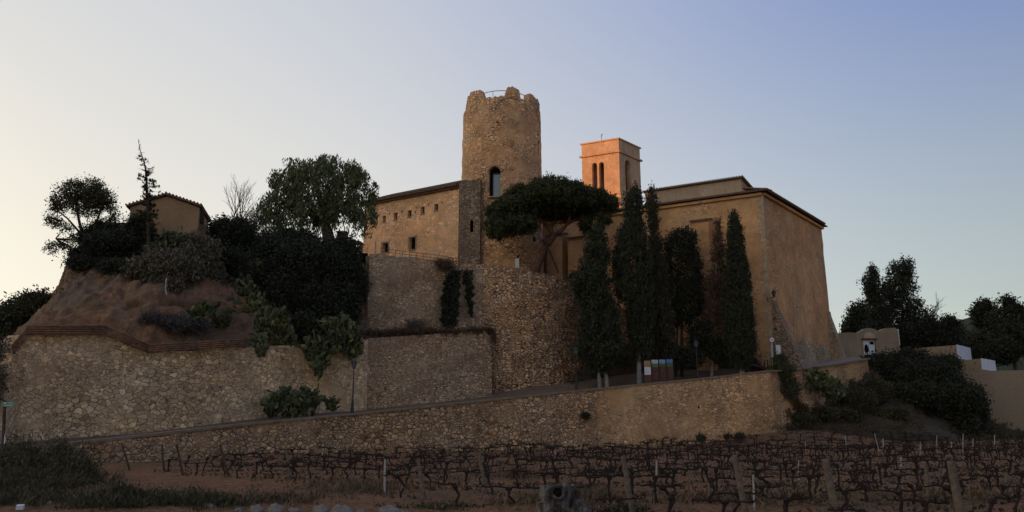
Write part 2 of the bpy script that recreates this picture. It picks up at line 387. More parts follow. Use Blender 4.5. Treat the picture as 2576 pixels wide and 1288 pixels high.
# ---- vineyard ground: one sheet out to the horizon
def gz(x, y): return .12*fbm((x, y, 0), .12, 4) + .5*ss(y, 55, 78)*ss(x, 0, 20) + 1.0*ss(x, 14, 24)*ss(y, 62, 72)*(1-ss(x, 26, 36))
xs = sorted(set([-4000, -1500, -600, -250, -120, -80]+list(np.arange(-60, 71, .8))+[90, 140, 250, 600, 1500, 4000]))
ys = sorted(set([-2000, -600, -200, -60, -20]+list(np.arange(-8, 96, .8))+[110, 140, 200, 350, 800, 2000, 5000]))
mb = MB(); nx = len(xs)
mb.add([(x, y, gz(x, y)+(.05*fbm((x, y, 5), .9, 3) if abs(x) < 60 and 0 < y < 80 else 0)) for y in ys for x in xs],
       [(j*nx+i, j*nx+i+1, (j+1)*nx+i+1, (j+1)*nx+i) for j in range(len(ys)-1) for i in range(nx-1)])
tag(mb.build('ground', M['soil'], smooth=True), kind='structure')

# ---- added unseen ridge, stepped so its shadow spares only the bell tower
hx = Vector((math.sin(SUN_AZ), math.cos(SUN_AZ), 0)); kx = Vector((-hx.y*-1, -hx.x, 0)); kx = Vector((hx.y, -hx.x, 0))
def ridge(q): return 50*ss(q, -140, -60)*(1-ss(q, 90.2, 91.2)) + ((36.4+8*ss(q, 104, 110))*ss(q, 90.2, 91.2)*(1-ss(q, 145, 175)))
qs = sorted(set(list(np.arange(-150, 181, 5.0))+[89.8, 90.2, 90.5, 90.8, 91.1, 91.4])); dsx = [-60, -40, -22, -10, -3, 3, 10, 25, 50, 90, 140]
mb = MB()
mb.add([hx*(190+d_)+kx*q+UP*(ridge(q)*(1-ss(abs(d_), 3, 60 if d_ < 0 else 140))-1.5+(.6*fbm((q, d_, 0), .06, 3) if abs(d_) > 4 else 0)) for q in qs for d_ in dsx],
       [(i*11+j, i*11+j+1, (i+1)*11+j+1, (i+1)*11+j) for i in range(len(qs)-1) for j in range(10)])
tag(mb.build('added_shading_ridge', M['farhill']), kind='structure')
# distant hill at right
mb = MB(); fr_ = [P(2330, 860, 420), P(2390, 812, 420), P(2440, 796, 430), P(2500, 790, 440), P(2580, 800, 440), P(2720, 850, 430)]
loft([[Vector((p.x, p.y-40, -3)) for p in fr_], fr_, [Vector((p.x, p.y+120, p.z*.6)) for p in fr_]], 'hill', M['farhill'], 3, .03, 50, 14)

# ------------------------------------------------------------------ roadside wall
LW = [(-260, 1150, 34), (-40, 1134, 38.5), (0, 1130, 40), (300, 1100, 44), (600, 1066, 50), (880, 1040, 56), (1240, 1003, 62), (1500, 976, 66), (1750, 952, 69), (1880, 938, 70), (1937, 930, 70.5)]
lw = [P(*p) for p in LW]
root = thing('roadside_wall', (lw[5].x, lw[5].y, 0), 'long low rubble wall with a slab coping that climbs along the lane above the vineyard', 'retaining wall')
def sect(pts, a, b, zb): return [(p.x, p.y, p.z-.14, zb) for p in pts[a:b]]
w1 = sect(lw, 0, 8, -.6); wallmesh(w1, .5, .06, .5, 8).build('rubble_wall', M['lower'], root)
w2 = sect(lw, 7, 11, -.6)
o = wallmesh(w2, .5, .06, .5, 10).build('rubble_wall', M['lower2'], root); tag(o, 'ochre rendered stretch of rubble wall')
mb = MB()
cl = smoothline([(p.x, p.y, p.z) for p in lw], 1.5, 2)
for a, b in zip(cl, cl[1:]):
    a = Vector(a); b = Vector(b); d = (b-a).normalized(); nrm = Vector((d.y, -d.x, 0))
    f = nrm*.1; k = -nrm*.5
    mb.add([a+f, b+f, b+k, a+k, a+f-UP*.15, b+f-UP*.15, b+k-UP*.15, a+k-UP*.15], [(0, 1, 2, 3), (4, 5, 1, 0), (7, 6, 5, 4), (3, 2, 6, 7)])
mb.build('coping', M['coping'], root)
rw = [P(1937, 932, 70.5), P(2025, 925, 74.5), P(2100, 915, 79), P(2182, 901, 84)]
wallmesh([(p.x, p.y, p.z-.14, -.3) for p in rw], .5, .05, .5, 10).build('return_wall', M['lower2'], root)
mb = MB()
for a, b in zip(rw, rw[1:]): mb.beam(a-UP*.07, b-UP*.07, .6, .14)
mb.build('coping', M['coping'], root)
# drain holes in the ochre stretch
mb = MB()
for u, v in ((1494, 1006), (1653, 1023), (1559, 1070), (1680, 1069), (1757, 1024)):
    p = P(u, v, 66.5+(u-1490)/250*2.6-.35); mb.blob(p, (.12, .12, .12), 7, 5, .2)
mb.build('drain_hole', M['dark'], root)
# the lane between the walls
inner = [P(-260, 1140, 42), P(-30, 1120, 44.5), P(60, 1112, 46.5), P(265, 1095, 50), P(370, 1085, 51.5), P(620, 1055, 56), P(900, 1025, 62), P(1240, 990, 69), P(1330, 974, 71), P(1450, 960, 74), P(1600, 938, 79), P(1750, 928, 81), P(1900, 926, 78.2), P(1945, 925, 78.5)]
outer = smoothline([(p.x, p.y+.35, p.z-.6) for p in lw], 3, 0)
def samp(l, t):
    t *= len(l)-1; i = min(int(t), len(l)-2); return Vector(l[i]).lerp(Vector(l[i+1]), t-i)
def bylen(l, n):
    l = [Vector(p) for p in l]; d = [0]
    for a, b in zip(l, l[1:]): d.append(d[-1]+(b-a).length)
    out = []
    for k in range(n+1):
        s = d[-1]*k/n; i = max(0, min(len(l)-2, next((j for j in range(len(d)-1) if d[j+1] >= s), len(l)-2)))
        out.append(l[i].lerp(l[i+1], (s-d[i])/max(1e-6, d[i+1]-d[i])))
    return out
o1 = bylen(outer, 60); i1 = bylen(inner, 60)
loft([o1, [a.lerp(b, .7)-UP*.32 for a, b in zip(o1, i1)], i1], 'road', M['road'], .03, .5, 120, 8)
# road going on to the cemetery gate
e1 = [Vector((p.x-.3, p.y+.2, p.z-.1)) for p in rw]; e2 = [P(1945, 925, 78.5), P(2010, 918, 84), P(2060, 912, 88), P(2150, 895, 93)]
loft([e1, e2], 'lane', flat('pale_lane', (.26, .22, .18), .9, .2, .2, 1), .03, .5, 30, 4)

# ------------------------------------------------------------------ upper walls
W1 = [(-30, 935, 44.6), (28, 905, 45.5), (60, 842, 46.5), (265, 843, 50), (370, 888, 51.3), (620, 872, 56), (760, 868, 59), (925, 852, 62)]
pw = [P(*p) for p in W1]
o = wallmesh([(p.x, p.y, p.z, -1) for p in pw], 1.2, .07, .45, 16, .08, .05).build('fieldstone_wall', M['big'], loc=(pw[3].x, pw[3].y, 0))
tag(o, 'big pale fieldstone retaining wall below the eroded earth cliff, brown boards along its top', 'retaining wall')
W2 = [(925, 848, 62), (1080, 838, 65), (1235, 829, 68.5)]
p2 = [P(*p) for p in W2]
root = thing('masonry_wall', (p2[1].x, p2[1].y, 0), 'smoother pale stone retaining wall right of the street lamp, dry weeds along its top', 'retaining wall')
wallmesh([(p.x, p.y, p.z-.1, 0) for p in p2], 1.0, .04, .45, 14, .04, .02).build('stone_face', M['grey'], root)
# terrace wall and bastion
T1 = [(905, 655, 72), (930, 640, 66.5), (960, 638, 66.7), (1100, 655, 69), (1104, 668, 69.1), (1155, 667, 70), (1218, 664, 71)]
pt = [P(*p) for p in T1]
root = thing('terrace_wall', (pt[3].x, pt[3].y, 6), 'tall grey rubble wall holding up the terrace below the palace, ivy hanging on it', 'terrace wall')
wallmesh([(p.x, p.y, p.z, 5.5) for p in pt[1:]], 1.5, .02, .5, 18, .06, .08).build('rubble_face', M['grey'], root)
a = P(930, 640, 66.5); b = P(880, 636, 74)
wallmesh([(b.x, b.y, b.z-.3, 5.5), (a.x-.05, a.y+.1, a.z-.1, 5.5)], .8, .02, .6, 12).build('side_face', M['grey'], root)
BA = [(1216, 664, 71), (1240, 664, 70.4), (1290, 670, 70.6), (1340, 681, 71.6), (1400, 697, 73.6), (1450, 713, 76), (1520, 748, 79.5), (1600, 795, 83), (1700, 835, 86)]
pb = [P(*p) for p in BA]; pbs = smoothline([(p.x, p.y, p.z) for p in pb], 1.2, 2)
o = wallmesh([(p[0], p[1], p[2], 3.0) for p in pbs], 1.5, .05, .4, 26, .16, .12).build('bastion', M['bastion'], loc=(pb[3].x, pb[3].y, 3))
tag(o, 'rounded rough ochre rubble bastion curving behind the cypresses below the umbrella pine', 'bastion')
# terrace ground, ledge, slope behind the cypresses
def terr(u, v, y): return P(u, v, y)
front = [P(880, 640, 74)]+[Vector((p.x, p.y+.8, p.z-.5)) for p in pt[1:]]+[Vector((p[0], p[1]+.8, p[2]-.4)) for p in pbs[1:]]
backl = [Vector((p.x*1.1-2, 112, 15.3)) for p in front]
bk = [Vector((p.x*1.05-1, 90, 15.4)) for p in front]
loft([front, bk, backl], 'terrace', M['soil'], .1, .5, 70, 20)
l1 = [Vector((p.x, p.y+.6, p.z-.15)) for p in p2]; l2 = [Vector((p.x*.98, p.y+1.5, p.z+.5)) for p in [P(925, 848, 66), P(1080, 838, 69), P(1240, 829, 71.5)]]
loft([l1, l2], 'ledge', M['bank'], .1, .8, 30, 6)
s0 = [P(1440, 962, 73.5), P(1600, 938, 79), P(1750, 928, 81), P(1900, 926, 78.2), P(1940, 925, 78.8)]
s1 = [P(1440, 880, 78), P(1600, 860, 82), P(1750, 840, 84), P(1880, 880, 80), P(1940, 915, 79)]
s2 = [P(1440, 720, 86), P(1600, 760, 87), P(1750, 790, 87), P(1880, 860, 82), P(1942, 910, 79.4)]
hill_o = loft([s0, s1, s2], 'hillside', M['bank'], .4, .5, 50, 20)

# ------------------------------------------------------------------ eroded earth cliff at left
foot_ = [P(60, 960, 81), P(30, 980, 61), P(75, 960, 51.2), P(120, 960, 51.5), P(265, 960, 52.5), P(370, 960, 53.6), P(480, 960, 55.5), P(620, 960, 58.5), P(800, 950, 61.5), P(930, 930, 65)]
base = [P(60, 860, 81), P(30, 850, 62), P(72, 826, 50.5), P(120, 826, 50.9), P(265, 830, 52), P(370, 872, 53.2), P(480, 864, 55), P(620, 857, 58), P(800, 860, 60), P(930, 840, 64)]
mid = [P(112, 790, 84), P(110, 775, 66), P(140, 757, 57), P(190, 757, 54.5), P(290, 762, 54), P(400, 790, 54), P(520, 780, 57), P(640, 780, 60), P(800, 760, 64), P(930, 760, 68)]
mid2 = [P(158, 722, 90), P(150, 720, 70), P(174, 704, 60), P(220, 702, 58), P(300, 705, 57), P(400, 738, 56), P(520, 722, 58), P(640, 720, 62), P(800, 700, 66), P(920, 700, 70)]
rim = [P(176, 662, 95), P(172, 658, 74), P(184, 660, 63), P(230, 652, 60), P(320, 650, 60), P(420, 655, 60), P(520, 640, 62), P(640, 640, 65), P(800, 640, 69), P(905, 660, 73)]
plat = [Vector((p.x*1.0+1.5, p.y+6, p.z+.6)) for p in rim]
far = [Vector((p.x*1.2+5, p.y+40, p.z+1)) for p in rim]
cliff_o = loft([foot_, base, mid, mid2, rim, plat, far], 'cliff', M['crag'], .76, .35, 170, 100)
# ------------------------------------------------------------------ round tower
TC = Vector((P(1262.5, 450, 88).x, 88, 0)); TR = 4.58; TZ0 = 14.5
def zat(u, v, y): return P(u, v, y).z
zg = zat(1245, 246, 84); zm1 = zat(1195, 231, 85); zm2 = zat(1291, 223, 84); zm3 = zat(1345, 236, 85)
def hTop(ph):
    # ph degrees: 0 faces the camera, + to the right
    ph = (ph+180) % 360-180; n = .16*fbm((ph*.09, 1, 2), 1.3, 3)+.10*round(2*fbm((ph*.22, 4, 2), 1.3, 2))
    def bump(a, b, z, sl=2): return ss(ph, a, a+sl)*(1-ss(ph, b-sl, b))*(z-zg)
    h = bump(-72, -26, zm1, 9) - .5*(1-ss(ph, -72, -50))*ss(ph, -90, -72) + bump(4, 29, zm2, 2.5) + bump(43, 78, zm3, 2.5)
    h += bump(100, 140, zg+1, 5)+bump(-150, -110, zg+.9, 5)
    return zg+h+n
N = 200; rows_ = 50; vs = []
for i in range(N):
    ph = -180+360*i/N; a = R(ph-90); c, s_ = math.cos(a), math.sin(a); zt = hTop(ph)
    for r in range(rows_+1):
        z = TZ0+(zt-TZ0)*r/rows_; rr = TR+.28*(1-(z-TZ0)/22)+.09*fbm((c*3, s_*3, z*.8), 1.0, 4)+(-.12 if r == rows_ else 0)
        vs.append((TC.x+c*rr, TC.y+s_*rr, z))
    ri = TR-.95
    vs.append((TC.x+c*ri, TC.y+s_*ri, zt)); vs.append((TC.x+c*ri, TC.y+s_*ri, zg-2.2))
m_ = rows_+3; fs = []
for i in range(N):
    k = (i+1) % N
    for r in range(m_-1): fs.append((i*m_+r, k*m_+r, k*m_+r+1, i*m_+r+1))
fs.append(tuple(i*m_+m_-1 for i in range(N))); fs.append(tuple(i*m_ for i in range(N-1, -1, -1)))
troot = thing('round_tower', (TC.x, TC.y, TZ0), 'tall round rubble castle tower with a broken crenellated top and an arched window', 'tower')
mb = MB().add(vs, fs); cuts = Cuts()
def tpos(u, v, r=TR+.2):
    # point on the tower surface seen at (u, v)
    best = None
    for k in range(-900, 901):
        a = R(k/10-90); q = Vector((TC.x+math.cos(a)*r, TC.y+math.sin(a)*r, 0)); pp = P(u, v, q.y)
        e = abs(pp.x-q.x)
        if best is None or e < best[0]: best = (e, Vector((q.x, q.y, pp.z)), a)
    return best[1], best[2]
openings = []
for (u, vt, vb, w, flatt, nm) in ((1244, 419, 496, 1.25, False, 'arched'), (1358, 356, 392, .42, False, 'slit'), (1345, 596, 609, .6, True, 'small'), (1251, 303, 308, .3, True, 'hole')):
    pbt, a = tpos(u, vb); ptp, _ = tpos(u, vt); out = Vector((math.cos(a), math.sin(a), 0)); side = Vector((-out.y, out.x, 0))
    c = Vector((pbt.x, pbt.y, pbt.z)); h = ptp.z-pbt.z
    cuts.add(MB().prism(archpoly(c+out*.6, side, UP, w, h, flat=flatt), -out*(1.25 if w > 1 else 1.1)))
    openings.append((c, out, side, w, h, nm, flatt))
mb.build('wall', M['tower'], troot, cuts=cuts)
c, out, side, w, h, nm, fl = openings[0]
wn = MB().prism(archpoly(c-out*.5+side*.18, side, UP, w*.68, h*.78, flat=True), -out*.04).build('window', M['glass'], troot)
fr = MB()
for s_ in (-1, 1): fr.beam(c-out*.46+side*(.18+s_*w*.35), c-out*.46+side*(.18+s_*w*.35)+UP*h*.8, .07, .07)
for f_ in (.02, .8): fr.beam(c-out*.44+side*(.18-w*.35)+UP*h*f_, c-out*.44+side*(.18+w*.35)+UP*h*f_, .07, .07)
fr.build('frame', M['iron'], wn)
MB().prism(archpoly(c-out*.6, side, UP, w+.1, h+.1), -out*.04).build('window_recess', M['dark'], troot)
MB().beam(c-side*(w/2+.15)+out*.02, c+side*(w/2+.15)+out*.02, .5, .12).build('sill', M['quoin'], troot)
mb = MB()
for i in range(9):
    t = math.pi*(i+.5)/9; cc = c+side*(math.cos(t)*(w/2+.14))+UP*(h-w/2+math.sin(t)*(w/2+.14))-out*.05
    mb.box(cc, (.24, .34, .2), math.atan2(side.y, side.x), 0, -t)
mb.build('arch_stone', M['quoin'], troot)
c, out, side, w, h, nm, fl = openings[2]; mb = MB()
for s_ in (-1, 1): mb.beam(c+side*(s_*(w/2+.1))-out*.12, c+side*(s_*(w/2+.1))+UP*h-out*.12, .2, .3)
for z_ in (-.1, h+.1): mb.beam(c-side*(w/2+.2)+UP*z_-out*.12, c+side*(w/2+.2)+UP*z_-out*.12, .3, .2)
fr = mb.build('window_surround', flat('pale_surround', (.55, .45, .35)), troot)
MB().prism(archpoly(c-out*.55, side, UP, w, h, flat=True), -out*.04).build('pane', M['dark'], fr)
# railing hoop on top
rail = thing('tower_railing', (TC.x, TC.y, zg), 'thin metal railing hoop showing between the merlons on top of the round tower', 'railing')
zr = zat(1245, 228, TC.y-3.2)
MB().tube([(TC.x+3.2*math.cos(t*math.pi/24), TC.y+3.2*math.sin(t*math.pi/24), zr) for t in range(49)], .045, 6).build('hoop', M['paleplastic'], rail)
for t in range(12):
    a = t*math.pi/6+.2; q = Vector((TC.x+3.2*math.cos(a), TC.y+3.2*math.sin(a), 0)); MB().tube([q+UP*(zg-2.2), q+UP*zr], .03, 5).build('post', M['paleplastic'], rail)
# grey pier between tower and palace
pa = [(1155, 460, 83.2), (1209, 448, 83.0), (1232, 452, 84.6)]
pq = [P(*p) for p in pa[:2]]
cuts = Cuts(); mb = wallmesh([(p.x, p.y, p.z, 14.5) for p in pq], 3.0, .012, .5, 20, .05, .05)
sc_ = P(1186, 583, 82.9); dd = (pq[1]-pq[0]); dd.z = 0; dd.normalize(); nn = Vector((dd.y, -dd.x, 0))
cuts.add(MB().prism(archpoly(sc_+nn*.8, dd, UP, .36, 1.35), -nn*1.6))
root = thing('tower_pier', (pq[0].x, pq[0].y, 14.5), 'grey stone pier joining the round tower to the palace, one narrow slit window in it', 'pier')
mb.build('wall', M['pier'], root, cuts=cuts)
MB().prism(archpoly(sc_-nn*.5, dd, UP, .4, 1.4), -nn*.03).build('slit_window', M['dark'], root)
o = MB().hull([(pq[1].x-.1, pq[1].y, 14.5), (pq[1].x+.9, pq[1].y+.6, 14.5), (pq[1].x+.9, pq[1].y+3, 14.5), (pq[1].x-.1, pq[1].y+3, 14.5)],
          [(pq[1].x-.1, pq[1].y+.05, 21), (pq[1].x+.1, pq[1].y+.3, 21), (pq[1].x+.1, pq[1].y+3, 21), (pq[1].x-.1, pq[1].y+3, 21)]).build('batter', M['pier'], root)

# ------------------------------------------------------------------ palace left of the tower
A = P(1155, 466, 84.2); zE = A.z
def onz(u, v, z):
    return G(u, v, z)
B = P(918, 512, 84.2); Bq = G(918, 512, zE); B = Bq
dl = Vector((B.x-A.x, B.y-A.y, 0)); L = dl.length; dl.normalize(); nf = Vector((dl.y, -dl.x, 0))
if nf.y > 0: nf = -nf
dep = -nf*9
Z0 = 14.5
root = thing('palace', (B.x, B.y, Z0), 'long ochre stone palace with a row of small square windows beside the round tower', 'palace')
mb = MB().hull([Vector((A.x, A.y, Z0)), Vector((B.x, B.y, Z0)), Vector((B.x, B.y, Z0))+dep, Vector((A.x, A.y, Z0))+dep],
               [Vector((A.x, A.y, zE)), Vector((B.x, B.y, zE)), Vector((B.x, B.y, zE))+dep, Vector((A.x, A.y, zE))+dep])
cuts = Cuts()
def onwall(O, d, n, u, v):
    # point where the ray through (u, v) meets the vertical plane through O with normal n
    xc = (u-1288)/F; yc = (644-v)/F; r = Vector((xc, cp-yc*sp, sp+yc*cp)); E = Vector((0, 0, EYE))
    t = (O-E).dot(n)/r.dot(n); return E+r*t
wins = [(1097, 513, 530, 9.5, 1), (1063, 520, 538, 9.5, 1), (1030, 529, 546, 9.5, 1), (995, 535, 553, 9, 1), (966, 543, 559, 8, 1),
        (1037, 597, 628, 16, 2), (969, 611, 636, 15, 2)]
holes = [(1112, 509), (1078, 514), (1048, 522), (1054, 521), (1012, 532), (980, 537), (1045, 533)]
wl_ = []
for (u, vt, vb, wp, k) in wins:
    cb = onwall(Vector((A.x, A.y, 0)), dl, nf, u, vb); ct = onwall(Vector((A.x, A.y, 0)), dl, nf, u, vt)
    w = (onwall(A, dl, nf, u+wp/2, vb)-onwall(A, dl, nf, u-wp/2, vb)).length; h = ct.z-cb.z
    cuts.add(MB().prism(archpoly(cb+nf*.4, dl, UP, w, h, flat=True), -nf*.95)); wl_.append((cb, w, h, k))
for u, v in holes:
    cb = onwall(Vector((A.x, A.y, 0)), dl, nf, u, v+3); cuts.add(MB().prism(archpoly(cb+nf*.3, dl, UP, .16, .26, flat=True), -nf*.6))
mb.build('wall', M['palace'], root, cuts=cuts)
for q in (Vector((A.x, A.y, zE-.02))-dl*.0, Vector((B.x, B.y, zE-.02))-dl*.5): MB().prism([q+nf*.02, q+nf*.02+UP*.1, q+dep*.5+UP*2.05, q+dep+UP*.03, q+dep-UP*.1], dl*.5).build('gable', M['palace'], root)
for cb, w, h, k in wl_:
    fr = MB()
    if k == 2:
        for s_ in (-1, 1): fr.beam(cb+dl*(s_*(w/2+.09))+nf*.02, cb+dl*(s_*(w/2+.09))+nf*.02+UP*h, .18, .1)
        fr.beam(cb-dl*(w/2+.2)+nf*.02+UP*(h+.1), cb+dl*(w/2+.2)+nf*.02+UP*(h+.1), .1, .2)
    else:
        for s_ in (-1, 1): fr.beam(cb+dl*(s_*(w/2-.03))-nf*.35, cb+dl*(s_*(w/2-.03))-nf*.35+UP*h, .06, .06)
    fr.beam(cb-dl*(w/2+.05)+nf*.03-UP*.04, cb+dl*(w/2+.05)+nf*.03-UP*.04, .16, .08)
    f = fr.build('window', M['quoin'], root)
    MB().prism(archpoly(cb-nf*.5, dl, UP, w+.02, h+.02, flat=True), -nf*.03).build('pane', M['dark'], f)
mb = MB()
o1_ = Vector((A.x, A.y, zE))-dl*.1; o2_ = Vector((B.x, B.y, zE))+dl*.4
mb.hull([o1_+nf*.65-UP*.16, o2_+nf*.65-UP*.16, o2_+dep*.5+UP*2.0, o1_+dep*.5+UP*2.0], [o1_+nf*.65, o2_+nf*.65, o2_+dep*.5+UP*2.2, o1_+dep*.5+UP*2.2])
mb.hull([o1_+dep*.5+UP*2.0, o2_+dep*.5+UP*2.0, o2_+dep, o1_+dep], [o1_+dep*.5+UP*2.2, o2_+dep*.5+UP*2.2, o2_+dep+UP*.2, o1_+dep+UP*.2])
k = int(L/.3)
for i in range(k):
    q = o1_+dl*(i*.3+.1); mb.tube([q+nf*.72+UP*.02, q+dep*.5+UP*2.22], .085, 6)
mb.build('roof', M['tile'], root)
mb = MB(); mb.beam(o1_+nf*.14-UP*.14, o2_+nf*.14-UP*.14, .4, .42); mb.build('eaves_cornice', M['tile'], root)
mb = MB(); pq_ = onwall(Vector((A.x, A.y, 0)), dl, nf, 944, 640); mb.tube([pq_+nf*.08, pq_+nf*.08+UP*1.6], .05, 6); mb.build('drainpipe', M['paleplastic'], root)

# ------------------------------------------------------------------ bell tower
BY = 93.0; Bc = P(1556, 347, BY); zT = Bc.z
Bl = G(1463, 362, zT); Br = G(1609, 371.5, zT)
e1_ = Vector((Bl.x-Bc.x, Bl.y-Bc.y, 0)); e2_ = Vector((Br.x-Bc.x, Br.y-Bc.y, 0))
la, lb = e1_.length, e2_.length
d1 = e1_.normalized(); d2 = e2_.normalized()
n1 = Vector((d1.y, -d1.x, 0)); n1 = n1 if n1.y < 0 else -n1; n2 = Vector((d2.y, -d2.x, 0)); n2 = n2 if n2.y < 0 else -n2; print('BELL', la, lb)
bz = 19.0; z_band = zat(1556, 381, BY); z_low = zat(1556, 487, BY)
root = thing('bell_tower', (Bc.x, Bc.y, bz), 'square sunlit orange bell tower with paired arched openings above the church', 'bell tower')
def box4(c, l1, l2, z0, z1, out=0):
    c = Vector((c.x, c.y, 0))-d1*out-d2*out; a = [c, c+d1*(l1+2*out), c+d1*(l1+2*out)+d2*(l2+2*out), c+d2*(l2+2*out)]
    return [p+UP*z0 for p in a], [p+UP*z1 for p in a]
mb = MB().hull(*box4(Bc, la, lb, bz, zT-.15)); cuts = Cuts()
th = .7
Oc = Vector((Bc.x, Bc.y, 0))
inn = [Oc+d1*th+d2*th, Oc+d1*(la-th)+d2*th, Oc+d1*(la-th)+d2*(lb-th), Oc+d1*th+d2*(lb-th)]
cuts.add(MB().hull([p+UP*(z_low-.6) for p in inn], [p+UP*(zT-1.6) for p in inn]))
def aw(O, n, d, u, vt, vb, wpx, thru=2.0):
    cb = onwall(O, d, n, u, vb); ct = onwall(O, d, n, u, vt); w = (onwall(O, d, n, u+wpx/2, vb)-onwall(O, d, n, u-wpx/2, vb)).length
    cuts.add(MB().prism(archpoly(cb+n*.5, d, UP, w, ct.z-cb.z), -n*thru)); return cb, w, ct.z-cb.z
w1_ = aw(Oc, n1, d1, 1497, 409, 482, 12.5); w2_ = aw(Oc, n1, d1, 1514.5, 407, 482, 12.5)
w3_ = aw(Oc, n2, d2, 1581.5, 404, 480, 13.5)
mb.build('wall', M['bell'], root, cuts=cuts)
mb = MB()
b_, t_ = box4(Bc, la, lb, z_band-.1, z_band+.12, .22); mb.hull(b_, t_); mb.build('cornice', M['bell'], root)
mb = MB(); b_, t_ = box4(Bc, la, lb, zT-.152, zT+.02, .14); mb.hull(b_, t_); mb.build('coping', M['bell'], root)
mb = MB(); b_, t_ = box4(Bc, la, lb, bz, z_low, .12); mb.hull(b_, t_); mb.build('plinth', M['bell'], root)
mb = MB(); b_, t_ = box4(Bc, la, lb, z_low, z_low+.1, .2); mb.hull(b_, t_); mb.build('string_course', M['bell'], root)
an = thing('lightning_rod', Oc+d1*la*.45+UP*zT, 'thin rod standing on the flat top of the bell tower', 'antenna')
q = an.location; MB().tube([q, q+UP*.9], .03, 5).tube([q+UP*.55+Vector((-.15, 0, 0)), q+UP*.9+Vector((.2, 0, 0))], .025, 5).build('rod', M['iron'], an)

# ------------------------------------------------------------------ church
C0 = P(1917, 484, 78); zC = C0.z
CL = G(1370, 560, zC); CR = G(2066, 571, zC)
CLq = G(1640, 522, zC)
d = Vector((CLq.x-C0.x, CLq.y-C0.y, 0)).normalized()
CL = C0+d*34; CL.z = zC
dr = Vector((CR.x-C0.x, CR.y-C0.y, 0)); Lr = dr.length; drn = dr.normalized()
nl = Vector((-d.y, d.x, 0)); nl = nl if nl.y < 0 else -nl
nr = Vector((drn.y, -drn.x, 0)); nr = nr if nr.y < 0 else -nr
zb = 3.5
root = thing('church', (C0.x, C0.y, zb), 'huge plain ochre rendered church block with tiled eaves behind the cypresses', 'church')
c0 = Vector((C0.x, C0.y, 0)); cl_ = Vector((CL.x, CL.y, 0)); cr_ = Vector((CR.x, CR.y, 0)); cb_ = cl_+dr
# long wall and end wall as separate skins (different render)
def slab(a, b, n, t, z0, z1, batter=0, rows=20, amp=.06):
    return wallmesh([(a.x, a.y, z1, z0), (b.x, b.y, z1, z0)], t, batter, .7, rows, amp, 0)
slab(cl_, c0, nl, .8, zb, zC).build('side_wall', M['church'], root)
slab(c0, cr_, nr, .8, zb, zC, .012).build('end_wall', M['church2'], root)
slab(cr_, cb_, nr, .8, zb, zC).build('rear_wall', M['church'], root)
# roof: eaves lines then rising to the clerestory
ov = .55
apx = lambda p: p
i0 = (cl_+dr*.5); i1_ = (c0+dr*.5+d*3)
e_l = cl_+nl*ov; e_0 = c0+nl*ov+nr*ov*1.1; e_r = cr_+nr*ov*1.1+drn*ov; e_b = cb_+drn*ov
mb = MB(); zr_ = zC+1.9
top = [e_l+UP*(zC+.12), e_0+UP*(zC+.12), e_r+UP*(zC+.12), e_b+UP*(zC+.12), i0+UP*zr_, i1_+UP*zr_]
low = [p-UP*.1 for p in top]
mb.add(top+low, [(0, 1, 5, 4), (1, 2, 5), (2, 3, 4, 5), (6, 10, 11, 7), (7, 11, 8), (8, 11, 10, 9), (0, 6, 7, 1), (1, 7, 8, 2), (2, 8, 9, 3), (0, 4, 10, 6), (3, 9, 10, 4)])
Ld = (e_l-e_0).length
for i in range(int(Ld/.28)):
    q = e_0+d*(i*.28+.1)+UP*(zC+.14); mb.tube([q+nl*.08, q-nl*3.2+UP*.66], .09, 6)
for i in range(int(Lr/.28)):
    q = e_0+drn*(i*.28+.1)+UP*(zC+.14); mb.tube([q+nr*.08, q-nr*2.6+UP*.6], .09, 6)
mb.build('roof', M['tile'], root)
mb = MB()
mb.beam(cl_+nl*.16+UP*(zC-.2), c0+nl*.16+UP*(zC-.2), .3, .28); mb.beam(c0+nr*.16+UP*(zC-.2), cr_+nr*.16+UP*(zC-.2), .3, .28)
mb.build('eaves_cornice', M['church'], root)
# quoins up the corner
mb = MB(); z = zb+1; i = 0
while z < zC-.6:
    h = random.uniform(.32, .5); w = random.uniform(.5, .75) if i % 2 else random.uniform(.25, .4); w2 = random.uniform(.2, .35) if i % 2 else random.uniform(.45, .6)
    o_ = c0+nl*.02+nr*.025
    if 1:
        mb.hull([c0+nl*.05+nr*.055+UP*z, c0+nl*.05+d*w+UP*z-nl*.01, c0-nl*.2+d*w+UP*z, c0-nl*.2-nr*.2+UP*z+drn*w2, c0+nr*.055+drn*w2+UP*z],
                [c0+nl*.05+nr*.055+UP*(z+h), c0+nl*.05+d*w+UP*(z+h)-nl*.01, c0-nl*.2+d*w+UP*(z+h), c0-nl*.2-nr*.2+UP*(z+h)+drn*w2, c0+nr*.055+drn*w2+UP*(z+h)])
    z += h; i += 1
mb.build('quoins', M['quoin'], root)
